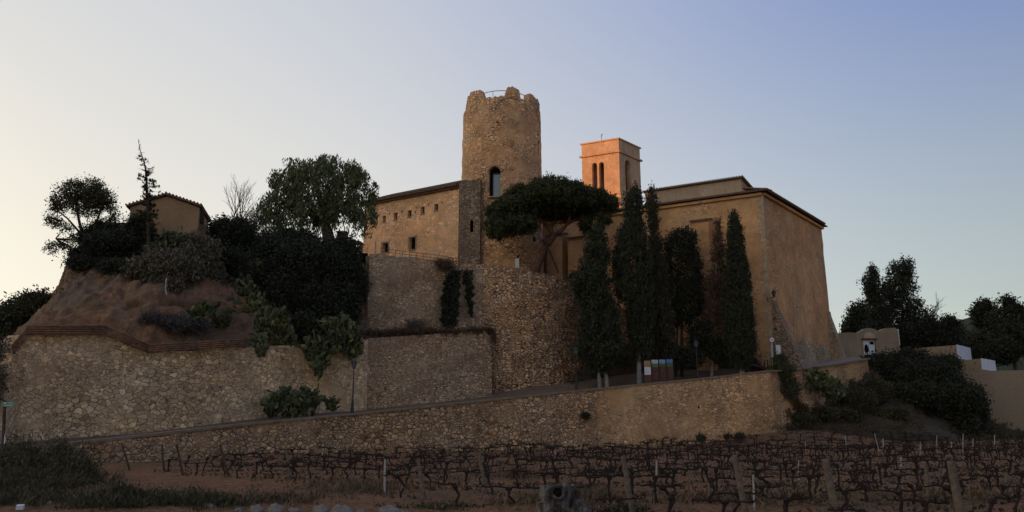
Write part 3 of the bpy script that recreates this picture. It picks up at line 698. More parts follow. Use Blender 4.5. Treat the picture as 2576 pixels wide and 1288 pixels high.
# stone apron along the foot of the end wall, and the sloping buttresses
zap = zat(1950, 828, 79)
ap = [c0+nr*.1, cr_+nr*.1+drn*.3]
wallmesh([(ap[0].x, ap[0].y, zap, zb-.5), (ap[1].x, ap[1].y, P(2085, 858, 91.5).z, zb-.5)], .5, .10, .6, 12, .08, .12).build('apron', M['apron'], root)
def wedge(p, n, s_, ztop, zbot, w, foot):
    a = p-s_*(w/2); b = p+s_*(w/2)
    return MB().hull([a+UP*zbot+n*foot, b+UP*zbot+n*foot, b+UP*zbot-n*.4, a+UP*zbot-n*.4], [a+UP*ztop+n*.12, b+UP*ztop+n*.12, b+UP*ztop-n*.4, a+UP*ztop-n*.4])
wedge(c0+drn*.75, nr, drn, zat(1940, 752, 78), zb, 1.2, 4.2).build('buttress', M['pier'], root)
wedge(cr_-drn*.5, nr, drn, zat(2080, 780, 91), zb-.5, 1.2, 3.4).build('buttress', M['apron'], root)
wedge(cr_-nr*.6, drn, nr, zat(2080, 780, 91), zb-.5, 1.6, 5.2).build('buttress', M['apron'], root)
# buttresses along the long side, each with a tiled cap
for (u, v, vb, wpx) in ((1769, 556, 800, 40), (1587, 577, 800, 40), (1461, 598, 760, 38), (1408, 592, 760, 42)):
    q = onwall(c0, d, nl, u, v); wv = 1.9; pr = 1.5
    a = q-d*wv/2; b = q+d*wv/2; bt = MB()
    bt.hull([Vector((x.x, x.y, zb)) for x in (a+nl*pr, b+nl*pr, b, a)], [x for x in (a+nl*pr-UP*.35, b+nl*pr-UP*.35, b, a)])
    bo = bt.build('buttress', M['church'], root)
    cpb = MB()
    for k in range(8):
        s_ = k/7; x = a.lerp(b, s_); cpb.tube([x+nl*(pr+.2)-UP*.30, x+UP*.12], .12, 6)
    cpb.hull([a-d*.1+nl*(pr+.15)-UP*.4, b+d*.1+nl*(pr+.15)-UP*.4, b+d*.1, a-d*.1], [a-d*.1+nl*(pr+.15)-UP*.3, b+d*.1+nl*(pr+.15)-UP*.3, b+d*.1+UP*.1, a-d*.1+UP*.1])
    cpb.build('cap', M['tile'], bo)
# clerestory
K0 = P(1866, 476, 84.5); kb = K0.z-2.2
k0 = Vector((K0.x, K0.y, 0)); zk1 = P(1866, 449, 84.5).z
kl = onwall(k0, d, nl, 1623, 500); klz = P(1623, 487, kl.y).z; kl = Vector((kl.x, kl.y, 0))
kd = dr.normalized()*5.5
mb = MB(); cuts = Cuts()
zA = zk1-.55; mb.hull([k0+UP*kb, kl+UP*kb, kl+kd+UP*kb, k0+kd+UP*kb], [k0+UP*zk1, kl+UP*zk1, kl+kd+UP*(zk1-1.4), k0+kd+UP*(zk1-1.4)])
for f in (.18, .42):
    cuts.add(MB().prism(archpoly(k0+kd*f+nr*.4+UP*(zk1-1.5+.0), drn, UP, .4, .85), -nr*.8))
mb.build('clerestory', M['clere'], root, cuts=cuts)
mb = MB(); q0 = k0-d*.3+nl*.35; q1 = kl+d*.2+nl*.35; q2 = q1+kd*1.15; q3 = q0+kd*1.15
mb.hull([q0+UP*(zk1+.03), q1+UP*(zk1+.03), q2+UP*(zk1-1.56), q3+UP*(zk1-1.56)], [q0+UP*(zk1+.17), q1+UP*(zk1+.17), q2+UP*(zk1-1.42), q3+UP*(zk1-1.42)])
for i in range(int((kl-k0).length/.3)):
    x = q0+d*(i*.3+.1)+UP*(zk1+.2); mb.tube([x+nl*.05, x+kd*1.12-UP*1.5], .08, 6)
mb.build('clerestory_roof', M['tile'], root)

# ------------------------------------------------------------------ vegetation helpers
def unit(n): d_ = rng.normal(size=(n, 3)); return d_/np.linalg.norm(d_, axis=1, keepdims=True)
def quads(Pp, s, asp=1.6, axis=None, spread=.6):
    n = len(Pp); a = unit(n)
    if axis is not None: a = a*spread+np.array(axis); a /= np.linalg.norm(a, axis=1, keepdims=True)
    b = np.cross(a, unit(n)); b /= np.linalg.norm(b, axis=1, keepdims=True)+1e-9
    s = (s*rng.uniform(.6, 1.4, n))[:, None]; a = a*s*asp/2; b = b*s/2
    return np.stack([Pp-a, Pp+b*.9-a*.1, Pp+a, Pp-b*.9-a*.1], 1).reshape(-1, 3)
def pxblob(u, v, ru, rv, y, dr=None):
    c = P(u, v, y); k = y/F/(cp-(644-v)/F*sp); return (np.array(c), np.array((ru*k, (dr if dr else ru)*k, rv*k)))
def clumps(blobs, nc, per, sig, surf=.55, bottom=-1.0):
    w = np.array([np.prod(b[1])**(2/3) for b in blobs]); w /= w.sum(); out = []
    idx = rng.choice(len(blobs), nc, p=w)
    C_ = np.array([b[0] for b in blobs])[idx]; R_ = np.array([b[1] for b in blobs])[idx]
    d_ = unit(nc); d_[:, 2] = np.maximum(d_[:, 2], bottom); r = surf+(1-surf)*rng.uniform(0, 1, nc)**.6
    cc = C_+d_*R_*r[:, None]
    k = np.repeat(cc, per, 0); return cc, k+rng.normal(size=k.shape)*np.repeat(sig*rng.uniform(.6, 1.3, nc), per)[:, None]
def tree(name, label, cat, base, trunks, blobs, mat, nc, per, sig, size, asp=1.6, surf=.5, bark='bark', axis=None, spread=.6, group=None, trad=.2, twigs=True):
    root = thing(name, base, label, cat, group)
    mb = MB()
    for path, r0, r1 in trunks:
        n = len(path); mb.tube(path, [r0+(r1-r0)*i/(n-1) for i in range(n)], 7)
    cc, L = clumps(blobs, nc, per, sig, surf)
    if twigs and trunks:
        ends = [Vector(t[0][-1]) for t in trunks]
        for c in cc[::max(1, nc//60)]:
            e = min(ends, key=lambda q: (q-Vector(c)).length); m_ = e.lerp(Vector(c), .5)+Vector((0, 0, -.05*(Vector(c)-e).length)); mb.tube([e, m_, Vector(c)], [.05, .035, .012], 4, False)
    if mb.v: mb.build('trunk', M[bark], root, smooth=True)
    L = np.concatenate([L, L+rng.normal(size=L.shape)*sig*.5]); npmesh('crown', quads(L, size*.62, asp, axis, spread), 4, M[mat], root)
    return root
def shrub(name, label, cat, blobs, mat, nc, per, sig, size, asp=1.6, surf=.3, axis=None, spread=.6, group=None, kind=None):
    cc, L = clumps(blobs, nc, per, sig, surf); b = blobs[0][0]
    L = np.concatenate([L, L+rng.normal(size=L.shape)*sig*.5]); o = npmesh(name, quads(L, size*.7, asp, axis, spread), 4, M[mat], None, tuple(b)); return tag(o, label, cat, group, kind)
def pth(*a): return [P(*q) for q in a]

# ------------------------------------------------------------------ umbrella pine and its prop
Y = 79
tree('stone_pine', 'leaning umbrella pine with a wide flat dark crown in front of the round tower', 'pine tree', P(1345, 700, Y),
     [([P(1338, 700, Y)]+pth((1347, 682, Y), (1358, 650, Y), (1374, 616, Y), (1392, 594, Y)), .52, .36),
      (pth((1392, 596, Y), (1384, 578, Y), (1369, 560, Y), (1350, 545, Y-.5)), .3, .12), (pth((1391, 594, Y), (1412, 580, Y), (1428, 562, Y), (1440, 530, Y)), .26, .12),
      (pth((1428, 564, Y), (1460, 545, Y+1), (1500, 530, Y+1)), .14, .06), (pth((1369, 560, Y), (1320, 550, Y-1), (1280, 560, Y-2)), .14, .06), (pth((1384, 578, Y), (1400, 550, Y+1), (1400, 500, Y+1)), .16, .06)],
     [pxblob(1385, 505, 120, 38, Y, 110), pxblob(1292, 540, 60, 38, Y-1, 60), pxblob(1472, 512, 70, 33, Y+1, 60), pxblob(1345, 515, 45, 30, Y, 70), pxblob(1400, 500, 45, 26, Y-1, 60), pxblob(1258, 572, 40, 27, Y-2, 40), pxblob(1312, 566, 42, 22, Y-2, 45),
      pxblob(1522, 512, 32, 25, Y, 40), pxblob(1385, 472, 55, 20, Y, 60), pxblob(1440, 482, 50, 18, Y, 50), pxblob(1400, 532, 50, 18, Y+1, 60), pxblob(1500, 560, 40, 17, Y, 40), pxblob(1478, 575, 22, 12, Y, 20), pxblob(1250, 535, 28, 22, Y-1, 30)]+[pxblob(1385+150*math.cos(t_*.63+.3)*(.75+.25*math.sin(t_*5)), 520+36*math.sin(t_*.63+.3)*(1 if math.sin(t_*.63+.3) < 0 else .35), 15+7*math.sin(t_*3.1), 10+4*math.cos(t_*2.3), Y+12*math.sin(t_*7)*.3, 18) for t_ in range(20)]+[pxblob(1256+t_*21, float(np.interp(1256+t_*21, [1225, 1270, 1300, 1340, 1390, 1440, 1500, 1550], [532, 506, 490, 476, 464, 480, 489, 505]))+4*math.sin(t_*4), 12, 8, Y-1, 14) for t_ in range(14)],
     'pine', 1500, 50, .2, .15, 3.0, .55, 'pinebark', (0, 0, .55), .8)
root = thing('timber_prop', P(1400, 684, 78.6), 'dark slanting timber prop holding up the leaning pine trunk', 'prop')
MB().tube(pth((1372, 606, 78.3), (1405, 686, 78.6)), .1, 7).build('strut', M['bark'], root)
MB().tube([P(1361, 604, 78.3), P(1388, 616, 78.3)], .16, 7).build('collar', M['bark'], root)

# ------------------------------------------------------------------ cypresses
def envtree(name, label, env, y, mat, nleaf, size, base, trunks, group, dens=.35, sig=.16, per=14, bark='limebark', asp=2.2, cat='cypress tree', up=1.0, wob=.12):
    root = thing(name, P(base[0], base[1], y), label, cat, group)
    vs_ = np.array([e[0] for e in env], float); ul = np.array([e[1] for e in env], float); ur = np.array([e[2] for e in env], float)
    nc = nleaf//per; wgt = np.interp(np.linspace(vs_[0], vs_[-1], 400), vs_, ur-ul); wgt = wgt/wgt.sum()
    v = rng.choice(np.linspace(vs_[0], vs_[-1], 400), nc, p=wgt)+rng.uniform(-2, 2, nc); a = np.interp(v, vs_, ul); b = np.interp(v, vs_, ur)
    th = rng.uniform(0, 2*np.pi, nc); rr = (dens+(1-dens)*rng.uniform(0, 1, nc)**.5)*(1+wob*np.sin(v*.21+th*2)+wob*np.sin(v*.09+th*3))
    u = (a+b)/2+(b-a)/2*rr*np.cos(th); dy = (b-a)/2*y/2000*rr*np.sin(th)
    cc = np.array([P(u[i], v[i], y) for i in range(nc)]); cc[:, 1] += dy
    k = np.repeat(cc, per, 0); L = k+rng.normal(size=k.shape)*sig*np.array((1, 1, 1.7))
    L = np.concatenate([L, L+rng.normal(size=L.shape)*sig*.5]); npmesh('crown', quads(L, size*.66, asp, (0, 0, up), .8), 4, M[mat], root)
    for tr in trunks:
        mb = MB(); pts = pth(*[(q[0], q[1], y) for q in tr[0]]); mb.tube([pts[0]-UP*1.0]+pts, [tr[1]*1.15]+[tr[1]*(1-.5*i/max(1, len(pts)-1)) for i in range(len(pts))], 8); mb.build('trunk', M[bark], root, smooth=True)
    return root
g = 'cypresses along the lane in front of the church'
envtree('cypress', 'loose bushy cypress on two pale trunks, leftmost of the row along the lane', [(563, 1496, 1508), (600, 1478, 1525), (650, 1468, 1536), (680, 1452, 1530), (715, 1432, 1532), (745, 1455, 1548), (790, 1462, 1558), (850, 1465, 1562), (885, 1440, 1560), (905, 1470, 1552), (930, 1490, 1532)], 71.5, 'cyp', 15000, .17, (1515, 965),
        [([(1508, 962), (1504, 900), (1500, 800)], .17), ([(1527, 968), (1520, 900), (1512, 780)], .19)], g, .2)
envtree('cypress', 'tallest cypress with a narrow blunt top standing nearest the bell tower', [(475, 1588, 1603), (490, 1576, 1611), (520, 1573, 1614), (548, 1574, 1613), (590, 1556, 1622), (640, 1545, 1630), (735, 1545, 1638), (760, 1575, 1640), (850, 1588, 1640), (900, 1597, 1630)], 72, 'cyp', 17000, .16, (1608, 962),
        [([(1608, 962), (1607, 880), (1600, 750)], .24)], g, .45)
envtree('cypress', 'thin see-through cypress with a ragged pointed top right of the tallest one', [(468, 1637, 1641), (485, 1632, 1648), (500, 1626, 1652), (540, 1624, 1654), (600, 1632, 1660), (660, 1630, 1672), (740, 1628, 1684), (820, 1632, 1696), (895, 1640, 1700), (925, 1655, 1690)], 74.5, 'cyp2', 11000, .15, (1668, 950),
        [([(1668, 950), (1655, 800), (1640, 480)], .16)], g, .05, .14, bark='bark')
envtree('cypress', 'broad round-topped evergreen between the thin cypress and the church buttress', [(580, 1700, 1728), (592, 1678, 1748), (640, 1666, 1757), (700, 1668, 1765), (760, 1675, 1772), (800, 1690, 1750), (820, 1700, 1730)], 77.5, 'bush', 13000, .18, (1712, 930),
        [([(1715, 930), (1715, 700)], .16), ([(1700, 930), (1708, 720)], .12)], g, .5, bark='bark', asp=1.6, up=.4)
envtree('cypress', 'thin reddish half-dry cypress between the broad evergreen and the rightmost cypress', [(552, 1803, 1808), (575, 1798, 1814), (620, 1795, 1820), (680, 1782, 1826), (760, 1772, 1832), (850, 1765, 1840), (905, 1782, 1822)], 76, 'red', 9000, .15, (1790, 942),
        [([(1790, 944), (1793, 850), (1805, 600)], .15)], g, .0, .16)
envtree('cypress', 'dense pointed cypress with a white limed foot, rightmost of the row', [(536, 1843, 1850), (550, 1838, 1856), (575, 1834, 1860), (640, 1832, 1871), (700, 1826, 1882), (790, 1824, 1892), (870, 1832, 1898), (905, 1845, 1890), (922, 1855, 1880)], 73.5, 'cyp', 17000, .16, (1867, 938),
        [([(1867, 940), (1866, 900)], .26)], g, .6, wob=.05)
shrub('shrub', 'dark evergreen shrub filling the gap behind the information panels', 'shrub', [pxblob(1770, 850, 38, 40, 76), pxblob(1735, 900, 30, 20, 75)], 'bush', 260, 20, .25, .2)
shrub('shrub', 'low dark shrub beside the foot of the rightmost cypress', 'shrub', [pxblob(1815, 880, 25, 35, 75.5)], 'bush', 120, 20, .22, .18)
shrub('shrub', 'straggly shrub on top of the bastion wall left of the cypresses', 'shrub', [pxblob(1445, 700, 14, 10, 75.5), pxblob(1590, 780, 20, 14, 82)], 'bush', 60, 20, .2, .16)

# ------------------------------------------------------------------ pepper tree
Y = 72
blobs = [pxblob(*b, Y) for b in ((800, 465, 80, 60), (725, 475, 48, 50), (872, 470, 58, 55), (690, 520, 30, 36), (915, 520, 30, 42), (805, 425, 45, 25), (745, 425, 26, 20), (880, 425, 26, 18), (780, 530, 70, 40), (860, 535, 50, 30), (672, 545, 16, 26), (655, 520, 10, 16), (935, 480, 16, 24), (725, 412, 16, 10), (828, 402, 26, 12), (770, 408, 14, 8), (850, 412, 14, 8), (938, 545, 12, 24), (900, 440, 20, 16), (690, 450, 20, 22), (700, 555, 22, 20))]
root = thing('pepper_tree', P(832, 640, Y), 'big round weeping pepper tree left of the palace', 'tree')
mb = MB(); mb.tube(pth((838, 665, Y), (832, 620, Y), (822, 580, Y), (815, 540, Y)), [.8, .62, .5, .3], 9)
for q in ((740, 470), (700, 500), (780, 430), (850, 440), (900, 480), (880, 520), (760, 520)): mb.tube([P(818, 568, Y), P((818+q[0])/2, (568+q[1])/2-8, Y+random.uniform(-2, 2)), P(q[0], q[1], Y+random.uniform(-3, 3))], [.26, .14, .04], 6)
mb.build('trunk', M['bark'], root, smooth=True)
cc, L = clumps(blobs, 1050, 1, .35, .5)
Ls = []
for c in cc:
    n = rng.integers(24, 44); hlen = rng.uniform(.5, 2.3); t = rng.uniform(0, 1, n)[:, None]; dv = rng.normal(size=2)*.25
    Ls.append(c+np.concatenate([dv*t+rng.normal(size=(n, 2))*.13, -(t**1.1)*hlen+.3], 1))
npmesh('crown', quads(np.concatenate(Ls), .105, 2.8, (0, 0, -1.2), .7), 4, M['pepper'], root)

# ------------------------------------------------------------------ cliff-top trees, left
Y = 62
tree('tree', 'open airy round-crowned tree leaning over the left edge of the cliff', 'tree', P(205, 655, Y),
     [(pth((205, 665, Y), (212, 610, Y), (200, 560, Y), (190, 510, Y)), .2, .07), (pth((212, 660, Y), (225, 600, Y), (248, 545, Y), (262, 510, Y)), .16, .05), (pth((225, 640, Y), (240, 590, Y), (275, 550, Y)), .1, .04), (pth((200, 650, Y), (175, 620, Y), (140, 600, Y)), .1, .04), (pth((205, 590, Y), (170, 550, Y), (145, 530, Y)), .1, .04)],
     [pxblob(*b, Y) for b in ((185, 485, 38, 30), (232, 475, 36, 24), (150, 512, 26, 28), (262, 505, 32, 26), (210, 520, 45, 25), (135, 555, 24, 16), (290, 530, 16, 24), (160, 570, 22, 14), (150, 625, 36, 13), (195, 600, 20, 14), (280, 560, 20, 14), (245, 500, 40, 26))],
     'tree', 400, 22, .2, .14, 1.8, .3)
Y = 59.5
root = thing('conifer', P(372, 600, Y), 'sparse tall conifer with a bare bent tip in front of the little house', 'conifer tree')
tp = lambda v: 348+20*ss(v, 350, 440)+6*(v-440)/160*(v > 440)
mb = MB(); mb.tube([P(tp(v), v, Y) for v in (640, 560, 500, 450, 420, 400, 375, 350)], [.16, .14, .12, .09, .06, .045, .03, .015], 6)
pts = []
v = 600
while v > 352:
    ln = np.interp(v, [350, 375, 400, 430, 460, 490, 520, 600], [4, 7, 16, 24, 30, 34, 28, 26])*Y/2000*random.uniform(.6, 1.15)
    a = random.uniform(0, 6.28); c = P(tp(v), v, Y)
    e = c+Vector((math.cos(a)*ln, math.sin(a)*ln, ln*random.uniform(.0, .35))); m_ = c.lerp(e, .5)-UP*.05
    mb.tube([c, m_, e], [.022, .016, .008], 4, False)
    if v > 392:
        dn = np.interp(v, [392, 430, 470, 600], [1, 2, 5, 5])
        for k in range(int(dn)):
            q = c.lerp(e, random.uniform(.25, 1)); pts += [np.array(q)+rng.normal(size=3)*.06 for _ in range(9)]
    v -= random.uniform(1.6, 3.4)
mb.build('trunk', M['bark'], root)
npmesh('crown', quads(np.array(pts), .085, 2.0), 4, M['bush'], root)
def bare(name, label, base, h, n, spread, group=None, depth=4, r=.07, seed=1):
    rd = random.Random(seed); mb = MB()
    def grow(p, d_, ln, r_, k):
        m_ = p+d_*ln*.5+Vector((rd.gauss(0, .04), rd.gauss(0, .04), 0))*ln; e = m_+(d_+Vector((rd.gauss(0, .12), rd.gauss(0, .12), .08))).normalized()*ln*.5
        mb.tube([p, m_, e], [r_, r_*.8, r_*.6], 4 if k < 3 else 6, False)
        if k:
            for _ in range(rd.choice((2, 3, 3))):
                q = (d_+Vector((rd.gauss(0, spread), rd.gauss(0, spread), rd.uniform(-.1, .5)))).normalized(); grow(p.lerp(e, rd.uniform(.55, 1)), q, ln*rd.uniform(.5, .75), r_*.55, k-1)
    base = Vector(base)
    for _ in range(n): grow(base+Vector((rd.gauss(0, .3), rd.gauss(0, .3), 0)), Vector((rd.gauss(0, .22), rd.gauss(0, .22), 1)).normalized(), h*rd.uniform(.32, .45), r, depth)
    return tag(mb.build(name, M['twig'], loc=tuple(base)), label, 'bare tree', group)
bare('bare_tree', 'leafless tree with upright twigs between the little house and the pepper tree', P(603, 590, 67), 5.6, 6, .33, seed=3, r=.06)
bare('bare_tree', 'small leafless shrub-like tree among the bushes left of the pepper tree', P(625, 600, 67), 3.4, 8, .55, seed=8, r=.05)
bare('bare_tree', 'pale leafless tree right of the tall dark conifers beyond the cemetery', P(2345, 830, 118), 6.5, 3, .4, seed=5, r=.1)

# bushes on the cliff
gb = 'dark bushes on the cliff top'
shrub('bush', 'dark bush crowding the left foot of the little house', 'bush', [pxblob(300, 625, 80, 38, 61), pxblob(250, 600, 40, 40, 62), pxblob(350, 590, 30, 50, 61), pxblob(215, 645, 35, 14, 61), pxblob(400, 640, 40, 25, 60.5)], 'bush', 1300, 24, .24, .17)
shrub('bush', 'dark rounded bush between the little house and the pepper tree', 'bush', [pxblob(585, 590, 50, 42, 65), pxblob(545, 585, 20, 30, 65), pxblob(640, 620, 50, 25, 66), pxblob(560, 640, 40, 20, 64)], 'bush', 800, 24, .24, .17)
shrub('bush', 'thin twiggy bush below the bare tree left of the pepper tree', 'bush', [pxblob(640, 560, 26, 34, 68), pxblob(690, 590, 40, 18, 68)], 'tree', 130, 18, .2, .13)
shrub('bush', 'huge nearly black bush spreading below the pepper tree down to the prickly pears', 'bush', [pxblob(*b, yy) for b, yy in (((780, 680, 110, 70), 65), ((700, 645, 55, 45), 65), ((862, 650, 40, 50), 66), ((820, 770, 80, 70), 63.5), ((720, 740, 60, 60), 63), ((770, 840, 52, 45), 61), ((885, 700, 32, 50), 65), ((740, 610, 60, 25), 67), ((670, 700, 40, 40), 63.5))], 'bush', 4200, 26, .27, .18, surf=.6)
shrub('bush', 'dark straggling bushes along the cliff rim under the airy left tree', 'bush', [pxblob(230, 668, 55, 15, 60), pxblob(300, 678, 50, 20, 58.5), pxblob(200, 655, 25, 10, 61)], 'bush', 420, 20, .2, .14)
shrub('bush', 'dark bush hanging over the cliff between the scrub and the huge black bush', 'bush', [pxblob(590, 665, 40, 36, 62), pxblob(620, 700, 30, 40, 61.5), pxblob(540, 650, 30, 20, 61.5)], 'bush', 600, 22, .22, .15)
shrub('scrub', 'tangle of dry grey scrub hanging over the cliff below the little house', 'scrub', [pxblob(430, 675, 80, 42, 57.5, 40), pxblob(500, 640, 45, 45, 59, 40), pxblob(520, 690, 40, 34, 59.5, 30), pxblob(360, 680, 45, 28, 57.8, 30), pxblob(420, 720, 40, 16, 56.8, 20)], 'dry', 1100, 22, .22, .15, 2.6, .2, (0, 0, -.8), .8)
shrub('succulent_clump', 'grey green pointed-leaved plants growing against the foot of the little house', 'plants', [pxblob(445, 615, 45, 22, 59.5, 25), pxblob(400, 640, 30, 15, 59, 20)], 'agave', 220, 18, .2, .26, 3.2, .2, (0, 0, .8), .8)
shrub('scrub', 'patch of low bluish grey scrub on the bare earth above the brown boards', 'scrub', [pxblob(430, 812, 50, 18, 54, 20), pxblob(380, 800, 25, 12, 53.6, 15), pxblob(490, 820, 40, 16, 55, 20)], 'slate', 420, 24, .16, .09)
mb = MB(); mb.tube(pth((419, 700, 55.6), (416, 725, 54.8), (419, 742, 54.5)), [.06, .05, .04], 5)
tag(mb.build('exposed_root', M['limebark'], loc=tuple(P(419, 720, 55.2))), 'pale exposed root dangling down the bare earth cliff', 'root')
shrub('tree', 'low dark leafy tree behind the left end of the fieldstone wall', 'tree', [pxblob(*b, 64) for b in ((60, 780, 45, 30), (20, 810, 50, 30), (-30, 830, 60, 50), (95, 755, 25, 16), (30, 850, 40, 30), (0, 890, 30, 30))], 'tree', 800, 24, .3, .19, 1.7, .35)
shrub('bush', 'brushy vegetation hanging beside the left corner of the fieldstone wall', 'bush', [pxblob(0, 920, 24, 60, 46), pxblob(-20, 980, 25, 60, 45)], 'dry', 200, 20, .2, .14)

# ------------------------------------------------------------------ little house on the cliff
Y = 63
a0 = P(318, 620, Y); a1 = P(493, 620, Y); zE_l = P(316, 520, Y).z; zE_r = P(500, 522, Y).z; zA_ = P(421, 492, Y).z; xa = P(421, 492, Y).x
zb_ = min(a0.z, P(400, 640, Y).z)-1.2
root = thing('small_house', (xa, Y, zb_), 'small ochre gabled house with a tiled roof alone on the cliff top', 'house')
dp = Vector((-1.1, 5, 0))
MB().prism([(a0.x, Y, zb_), (a1.x, Y, zb_), (a1.x, Y, zE_r), (xa, Y, zA_-.05), (a0.x, Y, zE_l)], dp).build('wall', M['house'], root)
mb = MB(); th_ = .16; hw = Vector((0, -.28, 0))
el = Vector((a0.x-.25, Y, zE_l-.06)); er = Vector((P(509, 520, Y).x, Y, P(509, 521, Y).z)); ap_ = Vector((xa, Y, zA_+.02))
for e in (el, er): mb.prism([e+hw, ap_+hw, ap_+hw+UP*th_, e+hw+UP*th_], dp*1.1)
for e in (el, er):
    n = int((ap_-e).length/.3)
    for i in range(n+1):
        q = e.lerp(ap_, i/n)+hw+UP*(th_+.02); mb.tube([q-Vector((0, .06, 0)), q+dp*1.1], .07, 6)
mb.build('roof', M['tile'], root)
mb = MB(); mb.box(P(503, 541, Y+.8)+Vector((0, 0, 0)), (.22, 1.3, 1.25)); mb.build('eave_board', M['bark'], root)
mb = MB(); mb.box(P(287, 600, 63.5), (2.6, .5, 2.6))
o = mb.build('dark_wall', M['pier'], loc=tuple(P(287, 620, 63.5))); tag(o, 'short dark flat-topped wall left of the little house behind the bush', 'wall')
p_ = [P(494, 574, 64), P(532, 578, 64.5)]
tag(wallmesh([(q.x, q.y, q.z, q.z-2.5) for q in p_], .4, 0, .4, 8).build('stone_parapet', M['lower'], loc=tuple(p_[0])), 'short rubble parapet just right of the little house', 'wall')
root = thing('parapet_railing', p_[0], 'thin metal rail on the rubble parapet right of the little house', 'railing')
MB().beam(p_[0]+UP*.35, p_[1]+UP*.35, .04, .04).build('rail', M['wood'], root)
for k in (0, 1): MB().beam(p_[k], p_[k]+UP*.37, .04, .04).build('post', M['wood'], root)

# ------------------------------------------------------------------ brown board barrier on the fieldstone wall
root = thing('board_barrier', P(265, 843, 49.9), 'low barrier of four stacked brown boards zigzagging along the top of the fieldstone wall', 'barrier')
bl = [(22, 893, 45.4, 25), (62, 842, 46.4, 24), (265, 843, 49.9, 25), (370, 888, 51.2, 22), (495, 880, 53.2, 21), (618, 872, 55.8, 21)]
for a, b in zip(bl, bl[1:]):
    A_ = P(*a[:3]); B_ = P(*b[:3]); ha = a[3]*a[2]/2000; hb = b[3]*b[2]/2000; sd = (B_-A_); sd.z = 0; sd.normalize(); nv = Vector((sd.y, -sd.x, 0))
    for k in range(4):
        m1 = MB(); off = nv*(.30-.05*k)
        m1.tube([A_+off+UP*ha*(k+.5)/4-sd*.03, B_+off+UP*hb*(k+.5)/4+sd*.03], [ha/8*.93, hb/8*.93], 10); m1.build('board', M['log'], root, smooth=True)

# ------------------------------------------------------------------ prickly pears
def pears(label, blobs, n, size=.44, mat='pear', seed=1, down=False, group=None):
    rd = random.Random(seed); mb = MB(); w = [float(np.prod(b[1]))**.6 for b in blobs]
    for _ in range(n):
        c, r = rd.choices(blobs, w)[0]; d_ = Vector((rd.gauss(0, 1), rd.gauss(0, 1), rd.gauss(0, 1))).normalized(); f = rd.uniform(.55, 1)
        p = Vector((c[0]+d_.x*r[0]*f, c[1]-abs(d_.y)*r[1]*f, c[2]+d_.z*r[2]*f)); ax = Vector((rd.gauss(0, .5), rd.gauss(0, .5), 1)).normalized()
        for k in range(rd.choice((1, 2, 2, 3))):
            s_ = size*rd.uniform(.7, 1.2); q = ax.to_track_quat('Z', 'Y').to_matrix() @ Matrix.Rotation(rd.uniform(0, 3.14), 3, 'Z')
            mb.blob(p+ax*s_*.45, (s_*.40, s_*.06, s_*.52), 8, 5, .04, q)
            p = p+ax*s_*.85; ax = (ax+Vector((rd.gauss(0, .7), rd.gauss(0, .7), rd.gauss(.1, .4)))).normalized()
    return tag(mb.build('prickly_pear', M[mat], loc=tuple(blobs[0][0]), smooth=True), label, 'cactus', group)
pears('prickly pear thicket spilling over the wall top right of the brown boards', [pxblob(690, 830, 50, 42, 58.5, 30), pxblob(652, 885, 18, 32, 57, 20), pxblob(720, 870, 25, 40, 59, 20)], 330, seed=1)
pears('prickly pear climbing the cliff left of the huge black bush', [pxblob(610, 740, 40, 40, 61, 30), pxblob(640, 690, 30, 35, 62.5, 30), pxblob(580, 780, 25, 25, 59.5, 20), pxblob(640, 790, 30, 40, 60, 25)], 300, seed=2)
pears('prickly pear mass hanging over the wall directly above a street lamp', [pxblob(855, 850, 52, 48, 60, 30), pxblob(805, 890, 40, 45, 59.3, 25), pxblob(890, 880, 20, 35, 60.5, 20), pxblob(800, 935, 14, 26, 58.8, 10)], 400, seed=3)
pears('wide prickly pear growing on the lane left of the tall street lamp', [pxblob(735, 1022, 62, 30, 56, 35), pxblob(690, 1035, 25, 20, 55.5, 20), pxblob(780, 1020, 25, 30, 56.5, 20)], 300, seed=4)
pears('small prickly pear on the lane just left of the street lamp', [pxblob(834, 1022, 15, 18, 57.5, 12)], 50, seed=5, size=.3)
pears('low prickly pear patch on the bare earth above the right end of the boards', [pxblob(515, 800, 35, 20, 55.3, 20), pxblob(560, 812, 25, 20, 56.5, 15)], 110, seed=6)
pears('prickly pear on the grassy bank below the church end wall', [pxblob(2055, 965, 30, 28, 74, 25), pxblob(2095, 990, 28, 28, 74.5, 25)], 200, seed=7)

# ------------------------------------------------------------------ ivy and wall plants
gi = 'ivy hanging on the terrace wall'
def hang(label, env, y, mat, n, size, name='ivy', cat='ivy', group=gi, th=.35):
    vs_ = np.array([e[0] for e in env], float); ul = np.array([e[1] for e in env], float); ur = np.array([e[2] for e in env], float)
    v = rng.uniform(vs_[0], vs_[-1], n); wv = 2.5*np.sin(v*.35)+2*np.sin(v*.13+1); a = np.interp(v, vs_, ul)+wv; b = np.interp(v, vs_, ur)+2.5*np.sin(v*.27+2)+.5*wv; u = a+(b-a)*(.5+.5*np.tanh(rng.normal(size=n)*.8))
    L = np.array([P(u[i], v[i], y) for i in range(n)]); L[:, 1] -= rng.uniform(0, th, n); L += rng.normal(size=L.shape)*.05
    return tag(npmesh(name, quads(L, size, 1.5, (0, 0, -.6), .8), 4, M[mat], None, tuple(P(env[0][1], env[0][0], y))), label, cat, group)
hang('broad dark green ivy column hanging down the terrace wall', [(683, 1130, 1160), (720, 1116, 1157), (780, 1110, 1154), (815, 1112, 1150), (826, 1122, 1140)], 68.9, 'bush', 5200, .13, th=.5)
hang('narrow pointed ivy strand right of the broad ivy column', [(680, 1158, 1192), (710, 1168, 1190), (760, 1176, 1190), (795, 1182, 1187)], 70, 'bush', 1500, .12)
